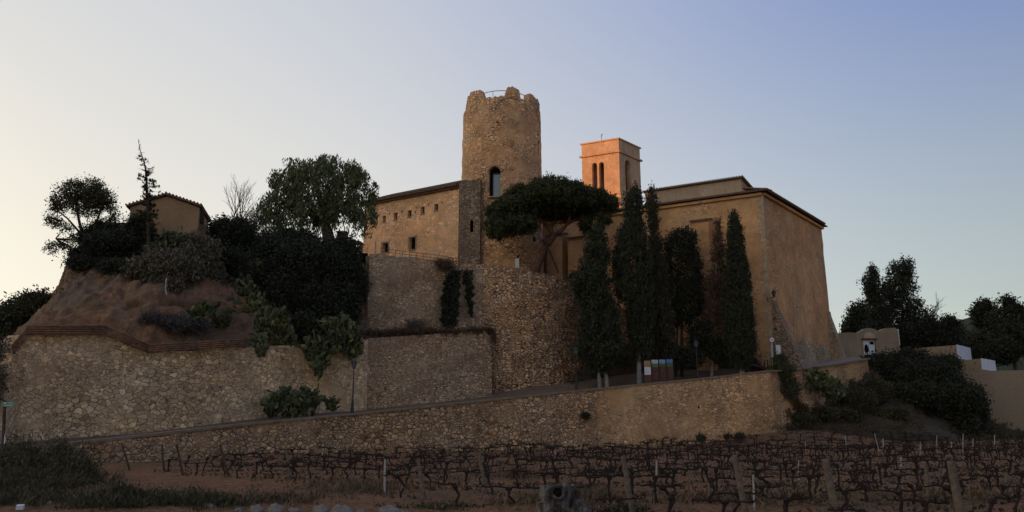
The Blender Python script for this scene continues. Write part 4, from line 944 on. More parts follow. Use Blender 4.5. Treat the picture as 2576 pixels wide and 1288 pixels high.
shrub('dry_bush', 'brown dry bush on the terrace wall top below the palace corner', 'bush', [pxblob(1125, 668, 20, 12, 69), pxblob(1105, 660, 12, 10, 69)], 'red', 70, 18, .2, .12)
shrub('dry_bush', 'dry twiggy bush on the ledge at the foot of the terrace wall', 'bush', [pxblob(1048, 818, 24, 14, 66.8)], 'dry', 70, 16, .2, .09, 2.5)
shrub('dry_weeds', 'strip of dead brown weeds along the top of the smooth retaining wall', 'weeds', [pxblob(u_, 838-(u_-925)*.035+(4 if u_ > 1100 else 0), 22, 7, 62+(u_-925)/310*6.3+.2, 12) for u_ in range(925, 1240, 30)], 'red', 420, 16, .12, .09, 2.4, .2, kind='stuff')
shrub('weed_tuft', 'round dark weed tuft growing out of the roadside wall', 'weed', [pxblob(1474, 1046, 9, 9, 65.1)], 'bush', 40, 16, .1, .09)
shrub('weed_tuft', 'dark weed tuft at the foot of the ochre end of the roadside wall', 'weed', [pxblob(1765, 1102, 12, 10, 66.5), pxblob(1850, 1098, 30, 6, 67)], 'bush', 80, 16, .12, .1)
shrub('creeper', 'dark creeper tip hanging at the corner where the smooth wall meets the bastion', 'creeper', [pxblob(1243, 850, 4, 16, 68.3)], 'red', 30, 14, .08, .09)

# ------------------------------------------------------------------ right side: cemetery gate, walls, trees, bank
f0 = [P(1925, 1088, 70.3), P(2000, 1098, 71.5), P(2200, 1103, 73), P(2400, 1110, 74), P(2520, 1112, 76), P(2620, 1112, 80)]
f1 = [P(1945, 1045, 72.0), P(2060, 1035, 75), P(2200, 1035, 77.5), P(2340, 1065, 78), P(2470, 1095, 79.5), P(2620, 1108, 83)]
f2 = [P(1970, 1000, 74), P(2085, 975, 78.5), P(2185, 945, 83.5), P(2300, 985, 84), P(2460, 1070, 84.5), P(2620, 1105, 86)]
f3 = [P(2000, 985, 76), P(2110, 950, 83), P(2200, 905, 88), P(2300, 900, 95), P(2450, 960, 100), P(2620, 1000, 110)]
bank_o = loft([[p-UP*.3 for p in f0], f1, f2, f3, [Vector((p.x, p.y+60, p.z)) for p in f3]], 'bank', M['bank'], .7, .4, 90, 50)
G0 = 93.0
gw = [(2108, 838), (2140, 836), (2155, 838), (2168, 832), (2178, 826), (2190, 825), (2200, 828), (2212, 834), (2225, 826), (2252, 824), (2259, 832)]
root = thing('cemetery_gate', P(2190, 900, G0), 'old rendered gateway wall with a curved pediment and a white door right of the church', 'gateway')
poly = [P(u, v, G0) for u, v in gw]; pl = [poly[0].copy()]; pl[0].z = 3; pr = poly[-1].copy(); pr.z = 3
cuts = Cuts(); db = P(2190, 897, G0); dtp = P(2190, 855, G0); dw = 31*G0/2000
cuts.add(MB().prism(archpoly(Vector((db.x, G0-.5, db.z)), Vector((1, 0, 0)), UP, dw, dtp.z-db.z, flat=True), (0, 1.0, 0)))
MB().prism([pl[0]]+poly+[pr], (0, 1.1, 0)).build('wall', M['cem'], root, cuts=cuts)
cuts = None
for s_, nm in ((-1, 'door'), (1, 'door')):
    dm = MB(); dm.box((db.x+s_*dw*.25, G0+.22, (db.z+dtp.z)/2+.1), (dw*.47, .06, dtp.z-db.z-.25)); dr_ = dm.build('door', M['white'], root)
    bm_ = MB()
    bm_.box((db.x+s_*dw*.25, G0+.17, dtp.z-.35), (dw*.3, .04, .35)) if s_ > 0 else bm_.blob((db.x+s_*dw*.22, G0+.17, db.z+.95), (.26, .04, .5), 8, 6, .2)
    bm_.build('door_panel', M['dark'], dr_)
MB().box((db.x, G0+.24, db.z+.02), (dw, .1, .3)).build('threshold', M['dark'], root)
MB().box((db.x, G0-.06, dtp.z+.08), (dw*1.3, .16, .16)).build('lintel', M['rust'], root)
m1 = MB(); m1.prism(archpoly(Vector((P(2187, 852, G0).x, G0-.05, dtp.z+.2)), Vector((1, 0, 0)), UP, 1.35, .72), (0, .08, 0)); m1.build('blind_arch', M['clere'], root)
MB().box((P(2261, 850, G0).x, G0+.9, P(2261, 848, G0).z), (.25, 1.6, 1.9)).build('white_end', M['white'], root)
m1 = MB(); zc = P(2190, 825, G0).z; m1.tube([(P(2187, 825, G0).x, G0+.5, zc-.1), (P(2187, 825, G0).x, G0+.5, zc+.9)], .04, 5).tube([(P(2187, 825, G0).x-.25, G0+.5, zc+.6), (P(2187, 825, G0).x+.25, G0+.5, zc+.6)], .04, 5); m1.build('cross', M['iron'], root)
def stepwall(label, ua, ub, va, vb, ya, yb, zb, endu, vend, th, group='stepped cemetery walls'):
    A_ = P(ua, va, ya); B_ = P(ub, vb, yb); E_ = G(endu, vend, 0); B2 = P(endu, vend, yb+th)
    root = thing('cemetery_wall', (B_.x, B_.y, zb), label, 'wall', group)
    MB().hull([(A_.x, A_.y, zb), (B_.x, B_.y, zb), (B2.x, B2.y, zb), (A_.x+B2.x-B_.x, A_.y+th, zb)], [(A_.x, A_.y, B_.z), (B_.x, B_.y, B_.z), (B2.x, B2.y, B_.z), (A_.x+B2.x-B_.x, A_.y+th, B_.z)]).build('wall', M['cem2'], root)
    return root, A_, B_, B2
r_, A_, B_, B2 = stepwall('highest step of the cemetery wall with a white painted end, near the gateway', 2300, 2406, 872, 868, 97, 93, 1, 2440, 871, 4.0)
dn = (B2-B_); dn.z = 0; nn_ = Vector((dn.y, -dn.x, 0)).normalized()
m1 = MB(); m1.hull([B_+nn_*.04-UP*1.55, Vector((B2.x, B2.y, B_.z-1.55))+nn_*.04, Vector((B2.x, B2.y, B_.z-1.55))+nn_*.0, B_-UP*1.55], [B_+nn_*.04+UP*.05, Vector((B2.x, B2.y, B_.z+.05))+nn_*.04, Vector((B2.x, B2.y, B_.z+.05)), B_+UP*.05]); m1.build('white_end', M['white'], r_)
r_, A_, B_, B2 = stepwall('middle step of the cemetery wall with a white painted end', 2404, 2467, 904, 902, 91.5, 88, 0, 2502, 905, 3.6)
dn = (B2-B_); dn.z = 0; nn_ = Vector((dn.y, -dn.x, 0)).normalized()
m1 = MB(); m1.hull([B_+nn_*.04-UP*1.2, Vector((B2.x, B2.y, B_.z-1.2))+nn_*.04, Vector((B2.x, B2.y, B_.z-1.2))+nn_*.0, B_-UP*1.2], [B_+nn_*.04+UP*.05, Vector((B2.x, B2.y, B_.z+.05))+nn_*.04, Vector((B2.x, B2.y, B_.z+.05)), B_+UP*.05]); m1.build('white_end', M['white'], r_)
stepwall('lowest and nearest plain beige step of the cemetery wall at the right edge', 2430, 2760, 932, 927, 87.5, 83, -1, 2800, 930, 3.0)
gt = 'dark trees beyond the cemetery'
def tall(label, env, y, n, trunk, seed=0, mat='bush', size=.26, dens=.1, name='conifer'):
    return envtree(name, label, env, y, mat, n, size, trunk, [([trunk, (trunk[0], env[0][0]+12)], .22)], gt, dens, .26, 18, 'bark', 1.7, 'tree', .3, .22)
tall('tallest dark ragged conifer beyond the cemetery gateway', [(655, 2262, 2276), (668, 2244, 2292), (700, 2236, 2300), (715, 2226, 2298), (745, 2218, 2308), (765, 2210, 2322), (800, 2204, 2334), (845, 2196, 2345), (880, 2200, 2340)], 115, 15000, (2270, 900))
tall('shorter ragged conifer just left of the tallest one', [(672, 2190, 2198), (690, 2184, 2206), (705, 2168, 2214), (730, 2182, 2220), (760, 2182, 2222), (800, 2170, 2228), (845, 2165, 2232)], 112, 7000, (2198, 880))
tall('lowest rounded dark tree directly behind the cemetery gateway', [(765, 2162, 2172), (780, 2138, 2178), (800, 2124, 2184), (835, 2120, 2190), (850, 2125, 2185)], 108, 4500, (2150, 880), name='tree')
def dtree(label, bl_, y, nc, name='tree', mat='bush'):
    bs = [pxblob(*b, y) for b in bl_]; c = bs[0][0]
    return tree(name, label, 'tree', Vector((c[0], c[1], 3)), [([Vector((c[0], c[1], 3)), Vector((c[0]+.3, c[1], c[2])), Vector((c[0]+.1, c[1], bs[-1][0][2]))], .25, .08)], bs, mat, nc, 20, .35, .28, 1.6, .35, group=gt)
dtree('wide dark bushy tree right of the tall conifers', [(2370, 860, 50, 45), (2330, 830, 40, 35), (2300, 850, 40, 30), (2385, 815, 24, 18)], 112, 520)
dtree('grey green rounded tree in front of the distant hill', [(2395, 825, 22, 22), (2420, 860, 30, 30)], 120, 200, mat='tree')
dtree('flat-topped dark pine right of the distant hill', [(2476, 812, 22, 22), (2452, 785, 13, 6), (2490, 784, 17, 7), (2474, 769, 17, 6)], 108, 190, 'pine_tree')
dtree('tall dark tree with a knobbly top at the right edge', [(2540, 850, 50, 48), (2512, 800, 18, 14), (2545, 780, 22, 14), (2532, 760, 16, 9), (2550, 768, 10, 7), (2500, 880, 62, 34), (2465, 865, 26, 28)], 100, 800)
dtree('dark tree cut off by the right edge of the picture', [(2590, 830, 40, 60), (2580, 790, 20, 14)], 104, 300)
gq = 'dark bushes covering the right-hand bank'
shrub('bush', 'big almost black bush covering the bank in front of the cemetery walls', 'bush', [pxblob(*b, yy) for b, yy in (((2250, 930, 50, 34), 86), ((2330, 955, 70, 45), 83), ((2400, 1005, 68, 48), 81), ((2445, 1045, 32, 34), 80.5), ((2310, 1000, 70, 32), 81), ((2200, 915, 30, 20), 87), ((2290, 905, 40, 18), 87), ((2380, 920, 30, 22), 85), ((2440, 1080, 40, 16), 79.5))], 'bush', 3000, 24, .3, .2, surf=.5, group=gq)
shrub('bush', 'soft grey green feathery shrub on the corner of the roadside wall', 'bush', [pxblob(1968, 935, 32, 30, 72, 25), pxblob(1975, 975, 38, 28, 72, 25), pxblob(1960, 905, 15, 12, 72)], 'tree', 420, 24, .2, .10, 2.6, .1, group=gq)
shrub('scrub', 'rust orange scrub on the bank just right of the roadside wall corner', 'scrub', [pxblob(1985, 1015, 28, 20, 73, 18), pxblob(1965, 1000, 16, 14, 72.5, 12), pxblob(2010, 1030, 22, 12, 73.2, 12)], 'orange', 220, 20, .18, .12, 2.2, group=gq)
shrub('scrub', 'dark low scrub on the bank below the orange scrub', 'scrub', [pxblob(1960, 1040, 28, 12, 72, 12), pxblob(2010, 1055, 45, 12, 72.5, 14), pxblob(2075, 1040, 30, 14, 73.5, 14)], 'grass', 300, 20, .18, .13, 2.0, group=gq)
shrub('scrub', 'olive scrub over the middle of the bank left of the big black bush', 'scrub', [pxblob(2150, 1010, 55, 28, 77, 25), pxblob(2200, 985, 45, 28, 79, 25), pxblob(2120, 1050, 50, 16, 75, 20), pxblob(2240, 1045, 50, 15, 77, 15)], 'grass', 700, 22, .22, .14, 1.9, group=gq)

def growth(src, name, label, n, per, mat, size, h, asp=3, th=-.1, up=.7, lim=None):
    vv = [v_.co for v_ in src.data.vertices if (lim is None or lim(v_.co)) and fbm(v_.co, .35, 3) > th]; V = []
    for _ in range(n):
        c = random.choice(vv); q = np.array((c.x, c.y, c.z+h*.4))+rng.normal(size=(1, 3))*.25; V.append(q+rng.normal(size=(per, 3))*np.array((.16, .16, h*.4)))
    return tag(npmesh(name, quads(np.concatenate(V), size, asp, (0, 0, up), .8), 4, M[mat]), label, 'plants', None, 'stuff')
growth(bank_o, 'bank_grass', 'rough grass and low plants covering the sloping bank', 1500, 16, 'grass', .08, .3, lim=lambda c: c.y < 90)
growth(bank_o, 'bank_straw', 'straw coloured dry grass scattered on the bank', 500, 12, 'drygrass', .06, .25, 4, lim=lambda c: c.y < 90)
growth(hill_o, 'slope_plants', 'low plants on the earth slope behind the cypresses', 700, 16, 'grass', .09, .3)
growth(cliff_o, 'cliff_plants', 'small dry plants clinging to the eroded earth cliff', 110, 12, 'dry', .07, .2, th=.12, lim=lambda c: c.y < 62 and c.z < 14)

# ------------------------------------------------------------------ lamps, signs, panels
def lamp(label, u, vb, y, h=3.9, group='black street lamps along the lane'):
    b = P(u, vb, y); root = thing('street_lamp', b, label, 'street lamp', group)
    MB().tube([b+UP*z for z in (-1.0, .25, .3, .6, .65, .8, .85)], [.13, .13, .10, .10, .075, .075, .05], 10).build('base', M['iron'], root)
    MB().tube([b+UP*.85, b+UP*1.9, b+UP*1.95, b+UP*2.0, b+UP*(h-.75)], [.05, .045, .06, .045, .035], 10).build('pole', M['iron'], root)
    t = b+UP*(h-.75)
    ln = MB()
    ln.tube([t, t+UP*.06], [.1, .1], 6)
    for k in range(4):
        a = math.pi/4+k*math.pi/2; c_ = Vector((math.cos(a), math.sin(a), 0)); ln.beam(t+c_*.11+UP*.06, t+c_*.2+UP*.46, .025, .025)
    lo_ = ln.build('lantern', M['iron'], root)
    MB().tube([t+UP*.46, t+UP*.5, t+UP*.62, t+UP*.68, t+UP*.78], [.25, .24, .1, .04, .01], 8).build('cap', M['iron'], lo_)
    g_ = MB(); g_.tube([t+UP*.07, t+UP*.45], [.13, .23], 4); g_.build('glass', M['lampglass'], lo_)
    return root
M['lampglass'] = flat('lamp_glass', (.12, .12, .12), .2, .5, .05)
lamp('black street lamp standing on the lane below the hanging prickly pears', 886, 1036, 56.8, 3.75)
lamp('black street lamp left of the two-trunked cypress', 1450, 980, 66.3, 3.6)
lamp('black street lamp half hidden right of the information panels', 1755, 950, 70.2, 3.4)
# wall lantern
b = P(1931, 752, 77.6); root = thing('wall_lantern', b, 'black lantern on a scrolled bracket at the corner of the church', 'wall lamp')
arm = P(1951, 746, 77.0)
m1 = MB(); m1.beam(b, arm, .05, .05).beam(b-UP*.35, b+UP*.1, .06, .06)
m1.tube([b-UP*.3, b.lerp(arm, .4)-UP*.25, b.lerp(arm, .6)-UP*.1, b.lerp(arm, .8)], .025, 5); m1.build('bracket', M['iron'], root)
t = P(1947, 746, 77.1)
m1 = MB()
for k in range(4):
    a = math.pi/4+k*math.pi/2; c_ = Vector((math.cos(a), math.sin(a), 0)); m1.beam(t+c_*.1, t+c_*.2+UP*.42, .03, .03)
l_ = m1.build('lantern', M['iron'], root)
MB().tube([t+UP*.42, t+UP*.46, t+UP*.58, t+UP*.66, t+UP*.8], [.25, .24, .1, .05, .01], 8).build('cap', M['iron'], l_)
MB().tube([t+UP*.02, t+UP*.41], [.12, .22], 4).build('glass', M['lampglass'], l_)
# round road sign
b = P(1943, 922, 73.5); tp_ = P(1941, 855, 73.5); root = thing('road_sign', b, 'round white road sign with a red rim on a pale pole by the church corner', 'road sign')
MB().tube([b-UP*.5, Vector((tp_.x, tp_.y, tp_.z))], .035, 8).build('pole', M['white'], root)
M['red'+'paint'] = flat('red_paint', (.30, .035, .03), .5, .4, .05)
def disc(c, r, t_, n=28): return MB().tube([c, c+Vector((0, -t_, 0))], r, n)
s1_ = disc(Vector((tp_.x, tp_.y-.04, tp_.z)), .30, .03).build('rim', M['redpaint'], root)
disc(Vector((tp_.x, tp_.y-.074, tp_.z)), .22, .006).build('face', M['white'], s1_)
m1 = MB()
for dx, dz, w_ in ((-.02, .06, .26), (0, 0, .3), (.02, -.06, .22)): m1.box((tp_.x+dx, tp_.y-.084, tp_.z+dz), (w_, .004, .022))
m1.build('lettering', M['rock'], s1_)
root = thing('notice_plate', P(1958, 880, 73.9), 'blank pale rectangular plate right of the round road sign', 'plate')
c = P(1958, 880, 73.9); MB().box(c, (.42, .04, .92)).build('plate', M['white'], root); MB().tube([c+Vector((0, .05, -1.6)), c+Vector((0, .05, .4))], .03, 6).build('pole', M['wood'], root)
# low bollards and red steps near the sign
for k, (u, v) in enumerate(((1925, 930), (1932, 928))):
    b = P(u, v, 75+k); tag(MB().tube([b-UP*.3, b+UP*.75, b+UP*.8, b+UP*.9], [.05, .05, .07, .02], 8).build('bollard', M['iron'], loc=tuple(b)), ('thin black bollard left of the road sign, the left one', 'thin black bollard left of the road sign, the one nearer the pole')[k], 'bollard', 'bollards by the church corner')
m1 = MB(); q = P(1905, 920, 77)
for k in range(4): m1.box(q+Vector((-.45*k+.6, .3*k, .17*k-.25)), (.9, 1.1, .17))
tag(m1.build('brick_steps', M['rust'], loc=tuple(q)), 'short flight of reddish brick steps between the last cypress and the church corner', 'steps')
# information panels
root = thing('information_panels', P(1660, 962, 69), 'row of four rust brown steel information panels with landscape pictures behind the roadside wall', 'information board')
def picmat(nm, a_, b_, c_):
    m = NM(nm, .5, .3); sxx = m.n('ShaderNodeSeparateXYZ'); m.l(m.tc.outputs['Generated'], sxx.inputs[0])
    ad = m.math('ADD', sxx.outputs[2], m.math('MULTIPLY', m.math('SUBTRACT', m.noise(3, 3).outputs[0], .5), .35))
    m.color(m.ramp(ad, [(0, b_), (.45, a_), (.5, c_), (1, tuple(min(.8, q*1.25) for q in c_))])); return m.m
pics = [picmat('valley_picture', (.07, .12, .04), (.15, .17, .09), (.35, .38, .38)), picmat('vineyard_picture', (.12, .11, .045), (.06, .08, .03), (.15, .25, .36)), picmat('field_picture', (.05, .1, .03), (.07, .13, .05), (.08, .15, .33))]
for k in range(4):
    ul = 1621+k*18.6; c0_ = P(ul+9, 960-k*.8, 68.8+.25*k); w_ = 17.4*69/2000; h_ = 55*69/2000
    pb_ = MB().box(c0_+UP*(h_/2-.1), (w_, .07, h_)).build('panel', M['rust'], root)
    if k == 0:
        MB().box(c0_+UP*(h_*.48)+Vector((0, -.045, 0)), (w_*.9, .015, h_*.34)).build('notice', M['white'], pb_)
        m1 = MB()
        for r in range(5): m1.box(c0_+UP*(h_*.58-r*.1)+Vector((-.04*(r % 2), -.056, 0)), (w_*.6, .004, .02))
        m1.build('lettering', M['coping'], pb_)
        MB().box(c0_+UP*(h_*.8)+Vector((0, -.045, 0)), (w_*.9, .015, h_*.28)).build('picture', M['house'], pb_)
    else: MB().box(c0_+UP*(h_*.81-.0)+Vector((0, -.045, 0)), (w_*.92, .015, h_*.33)).build('picture', pics[k-1], pb_)
# street name sign at the far left
b = P(9, 1150, 40.8); t = P(11, 1018, 40.8); root = thing('street_sign', b, 'small green and white sign on a dark post at the left edge', 'sign')
MB().beam(b-UP*.5, t+UP*.2, .12, .1).build('post', M['bark'], root)
M['green'] = flat('green_sign', (.10, .26, .17), .5, .4, .05)
sg = MB().box(P(21, 1017, 40.75), (.66, .04, .24)).build('sign_face', M['green'], root)
m1 = MB(); m1.box(P(13, 1014, 40.71), (.12, .01, .05)); m1.box(P(27, 1014, 40.71), (.2, .01, .025)); m1.box(P(22, 1020, 40.71), (.4, .01, .025)); m1.build('lettering', M['white'], sg)
MB().tube([P(14, 1085, 40.7), P(11, 1118, 40.7)], .03, 6).build('conduit', M['white'], root)
# white plate on the terrace
c = P(1301, 662, 76.5); root = thing('terrace_plate', c, 'upright pale cream plate standing on the terrace at the foot of the round tower', 'plate')
M['cream'] = flat('cream_plate', (.55, .5, .38), .6, .3, .05)
MB().box(c, (.40, .05, .95)).build('plate', M['cream'], root); MB().tube([c-UP*.9, c-UP*.4], .04, 6).build('leg', M['wood'], root)
# terrace railing
root = thing('terrace_railing', P(960, 640, 67), 'thin rust brown railing along the terrace wall top in front of the palace', 'railing')
rl = [P(958, 640, 66.9), P(1030, 649, 68), P(1100, 657, 69.2), P(1165, 668, 70.3)]
for z_ in (.28, .55):
    m1 = MB()
    for a, b in zip(rl, rl[1:]): m1.beam(a+UP*z_, b+UP*z_, .035, .035)
    m1.build('rail', M['log'], root)
for k in range(13):
    q = samp(rl, k/12); MB().beam(q-UP*.3, q+UP*.57, .035, .035).build('post', M['log'], root)
root = thing('terrace_railing', P(880, 640, 74.5), 'short thin railing left of the palace corner against the sky', 'railing')
rl = [P(872, 634, 73.8), P(925, 640, 72)]
for z_ in (.3, .6, .9): MB().beam(rl[0]+UP*z_, rl[1]+UP*z_, .035, .035).build('rail', M['log'], root)
for k in range(3): q = samp(rl, k/2); MB().beam(q-UP*.3, q+UP*.92, .035, .035).build('post', M['log'], root)
root = thing('brick_pillar', P(860, 640, 73.5), 'reddish square brick pillar at the right edge of the pepper tree', 'pillar')
c = P(860, 615, 73.5); MB().box(c, (.85, .85, 2.2)).build('shaft', M['rust'], root); MB().box(c+UP*1.15, (1.0, 1.0, .12)).build('cap', M['rust'], root)
root = thing('tiled_gatehouse', P(899, 630, 79), 'tiny tile-capped gateway beside the left corner of the palace', 'gateway')
for du in (-9, 9): MB().box(P(899+du, 626, 79), (.35, .4, 1.2)).build('pillar', M['lower'], root)
m1 = MB(); c = P(899, 612, 79); m1.prism([c+Vector((-.75, -.5, -.05)), c+Vector((.7, -.5, -.15)), c+Vector((.4, -.5, .12)), c+Vector((-.45, -.5, .22))], (0, 1, 0))
for k in range(6): m1.tube([c+Vector((-.6+k*.22, -.55, .14-k*.03)), c+Vector((-.6+k*.22, .5, .2-k*.03))], .07, 6)
m1.build('roof', M['tile'], root)
c = P(915, 650, 68); tag(MB().box(c, (.62, .3, .9)).build('dark_hatch', M['dark'], loc=tuple(c)), 'dark square opening in the step of the wall below the tiny gateway', 'opening')
# low fence near the prop
root = thing('low_fence', P(1390, 690, 77.5), 'low iron fence at the foot of the leaning pine', 'fence')
for k in range(9):
    q = P(1366+k*9, 686+k*1.8, 77.5); MB().beam(q-UP*.3, q+UP*.42, .03, .03).build('upright', M['iron'], root)
MB().beam(P(1366, 686, 77.5)+UP*.4, P(1438, 700.4, 77.5)+UP*.4, .04, .04).build('rail', M['iron'], root)

# ------------------------------------------------------------------ vineyard
def inrow_left(y):   # x where the rows begin
    return float(np.interp(y, [13, 16, 19, 23, 27, 32, 36, 40, 46, 52, 58, 64], [3, 2, -1, -3.8, -7.6, -13, -15.5, -13, -9, -3, 5, 11]))
lwx = [p.x for p in lw]; lwy = [p.y for p in lw]
def wally(x): return float(np.interp(x, lwx+[45], lwy+[74]))
def vinemesh(seed):
    rd = random.Random(seed); mb = MB(); h = rd.uniform(.42, .6); lx = rd.uniform(-.12, .12)
    p = [Vector((lx+rd.uniform(-.05, .05)*k, rd.uniform(-.05, .05), z)) for k, z in enumerate((-.1, .12, .28, h))]; mb.tube(p, [.05, .034, .03, .042], 6)
    mb.blob(p[-1], (.075, .06, .06), 7, 5, .3)
    for s_ in (-1, 1):
        if rd.random() < .12: continue
        L_a = rd.uniform(.4, .72); sag = rd.uniform(-.06, .05); n = 6
        arm = [p[-1]+Vector((s_*L_a*k/n, rd.uniform(-.03, .03), .04*min(k, 1)+sag*k/n+rd.uniform(-.018, .018))) for k in range(n+1)]
        mb.tube(arm, [.036, .026, .03, .022, .025, .018, .01], 5)
        for k in range(rd.choice((3, 4, 5, 6))):
            q = arm[rd.randint(1, n)]; d_ = Vector((rd.gauss(0, .6), rd.gauss(0, .4), rd.uniform(.4, 1))).normalized(); ln = rd.uniform(.03, .11)
            mb.tube([q, q+d_*ln], [.02, .013], 5); mb.blob(q+d_*ln*.8, (.024, .02, .02), 5, 3, .4)
            if rd.random() < .7:
                e = q+d_*ln
                for _ in range(rd.choice((2, 3, 4))): f = e+(d_*.6+Vector((rd.gauss(0, .7), rd.gauss(0, .4), rd.gauss(.1, .4)))).normalized()*rd.uniform(.08, .32); mb.tube([e, f], [.008, .004], 3, False)
    return mb
vm = [vinemesh(k) for k in range(12)]; vme = [m_.mesh('grapevine', M['vine']) for m_ in vm]
spots = []; nrow = 0; y = 15.2
while y < 69:
    x0 = inrow_left(y); x = x0+random.uniform(0, .5)
    while x < min(.72*y+2, 52):
        yy = y+.045*(x-x0)+random.gauss(0, .06)
        if yy < wally(x)-1.6 and random.random() < .93: spots.append((yy, x, nrow))
        x += 1.25
    y += 2.15+.01*y; nrow += 1
spots.sort(); words = ['nearest', 'second', 'third', 'fourth', 'fifth', 'sixth', 'seventh', 'eighth', 'ninth', 'tenth', 'eleventh', 'twelfth', 'thirteenth', 'fourteenth', 'fifteenth']
rest = MB()
for i, (yy, x, r) in enumerate(spots):
    if i < 295:
        o = bpy.data.objects.new('grapevine', vme[(i*7+i//12) % 12]); o.location = (x, yy, gz(x, yy)); o.rotation_euler = (0, 0, random.choice((0, math.pi))+random.gauss(0, .12)); o.scale = [random.uniform(.85, 1.15), 1, random.uniform(.75, 1.15)]; link(o)
        tag(o, 'bare pruned grapevine in the %s row of the vineyard' % (words[r]+(' (nearest)' if False else '')), 'vine', 'pruned vines of the %s row' % words[r])
    else:
        m_ = vm[(i*7+i//12) % 12]; c, s_ = math.cos(i), 1; fl_ = random.choice((-1, 1)); k = random.uniform(.85, 1.2); z0 = gz(x, yy)
        rest.add([(x+v_[0]*k*fl_, yy+v_[1]*k*fl_, z0+v_[2]*k) for v_ in m_.v], m_.f)
o = rest.build('distant_vines', M['vine']); tag(o, 'far rows of bare vines at the foot of the roadside wall', 'vines', None, 'stuff')
posts = [  # top u, v, foot u, v, diameter, material
 (1205, 1140, 1222, 1238, .13, 0), (1052, 1158, 1069, 1256, .12, 0), (969, 1155, 968, 1242, .08, 1), (1567, 1147, 1591, 1292, .135, 0), (1847, 1145, 1879, 1302, .15, 0), (2076, 1155, 2112, 1340, .165, 0),
 (2392, 1160, 2424, 1350, .17, 0), (720, 1133, 729, 1212, .1, 0), (733, 1140, 748, 1190, .05, 0), (818, 1108, 813, 1160, .05, 2), (306, 1115, 326, 1182, .09, 2), (408, 1118, 413, 1186, .09, 2), (444, 1118, 460, 1196, .09, 2),
 (553, 1118, 576, 1202, .1, 2), (1652, 1158, 1651, 1256, .06, 1), (1895, 1194, 1898, 1280, .06, 1), (2127, 1095, 2128, 1135, .07, 1), (2221, 1103, 2224, 1150, .08, 1), (2315, 1114, 2315, 1150, .07, 1), (2357, 1095, 2357, 1130, .06, 1),
 (2393, 1110, 2393, 1142, .06, 1), (2423, 1091, 2423, 1156, .05, 1), (2448, 1103, 2448, 1140, .06, 1), (2502, 1095, 2502, 1130, .07, 1), (2541, 1109, 2542, 1152, .06, 0), (2549, 1164, 2548, 1212, .09, 0), (2456, 1181, 2457, 1216, .08, 0),
 (2531, 1189, 2533, 1262, .11, 0), (2267, 1150, 2266, 1180, .08, 1), (2289, 1170, 2290, 1206, .07, 0), (2329, 1175, 2337, 1264, .11, 0), (2312, 1175, 2312, 1228, .07, 0), (2026, 1111, 2026, 1140, .06, 1), (1901, 1109, 1900, 1145, .06, 0),
 (2004, 1148, 2005, 1186, .07, 0), (2009, 1159, 2010, 1210, .06, 1), (1888, 1139, 1888, 1178, .06, 0), (1450, 1165, 1448, 1206, .08, 0), (1397, 1134, 1394, 1164, .07, 1), (1362, 1086, 1362, 1140, .05, 2), (1812, 1165, 1815, 1226, .06, 0),
 (1733, 1180, 1732, 1234, .06, 0), (1075, 1120, 1074, 1155, .05, 0), (1167, 1118, 1168, 1150, .06, 0), (885, 1132, 888, 1178, .07, 0), (1290, 1150, 1291, 1190, .05, 0), (1640, 1112, 1641, 1150, .05, 2), (1530, 1108, 1531, 1146, .05, 0), (2200, 1090, 2210, 1128, .05, 1), (1345, 1128, 1346, 1165, .05, 0), (2070, 1100, 2071, 1132, .05, 0)]
mats_ = ['wood', 'paleplastic', 'bark']; kinds = ['weathered wooden', 'pale thin', 'dark brown']
where = lambda u: 'far left' if u < 600 else 'left' if u < 1000 else 'middle left' if u < 1300 else 'middle' if u < 1700 else 'middle right' if u < 2050 else 'right' if u < 2330 else 'far right'
big = {1205: 'weathered wooden vineyard post leaning left, below the foot of the bastion', 1052: 'weathered wooden vineyard post leaning slightly, between the pale stake and the bastion', 969: 'straight pale stake standing alone at the left of the vineyard', 1567: 'thick leaning wooden post in the middle, right of the gnarled stump',
       1847: 'thick leaning wooden post below the rightmost cypress', 2076: 'thick pale leaning wooden post with a flat top, the brightest in the vineyard', 2392: 'thick leaning wooden post cut off by the lower edge at far right', 1652: 'thin straight whitish stake right of the thick middle post'}
for (ut, vt, ub, vb, dm_, k) in posts:
    f_ = G(ub, vb, 0); f_ = G(ub, vb, gz(f_.x, f_.y)); t_ = P(ut, vt, f_.y); nm = 'vine_post' if k != 1 else 'vine_stake'
    m1 = MB(); dm_ *= .86; m1.tube([f_-UP*.3, f_, f_.lerp(t_, .5)+Vector((random.gauss(0, .008), 0, 0)), t_], [dm_*.52, dm_*.52, dm_*.5, dm_*.47], 8 if dm_ > .06 else 5)
    if dm_ > .1:
        for f in (.32, .72): q = f_.lerp(t_, f); m1.tube([q-UP*.012, q+UP*.012], dm_*.54, 8)
    d_ = 'near' if f_.y < 26 else 'far' if f_.y > 45 else 'mid-distance'
    tag(m1.build(nm, M[mats_[k]], loc=tuple(f_), smooth=False), big.get(ut, '%s vineyard post in the %s part of the rows, %s' % (kinds[k], where(ub), d_)), 'post', 'posts holding the vine rows')

V = []
for (yy, x, r) in spots:
    n = 26 if yy < 40 else 14
    V.append(np.stack([x+rng.uniform(-.65, .65, n), yy+rng.normal(size=n)*.35, gz(x, yy)+np.abs(rng.normal(size=n))*.05+.01], 1))
o = npmesh('leaf_litter', quads(np.concatenate(V), .09, 1.5), 4, leafmat('fallen_vine_leaves', (.055, .036, .025), (.09, .06, .038), (.14, .10, .06))); tag(o, 'fallen brown leaves and prunings lying under the vine rows', 'leaf litter', None, 'stuff')
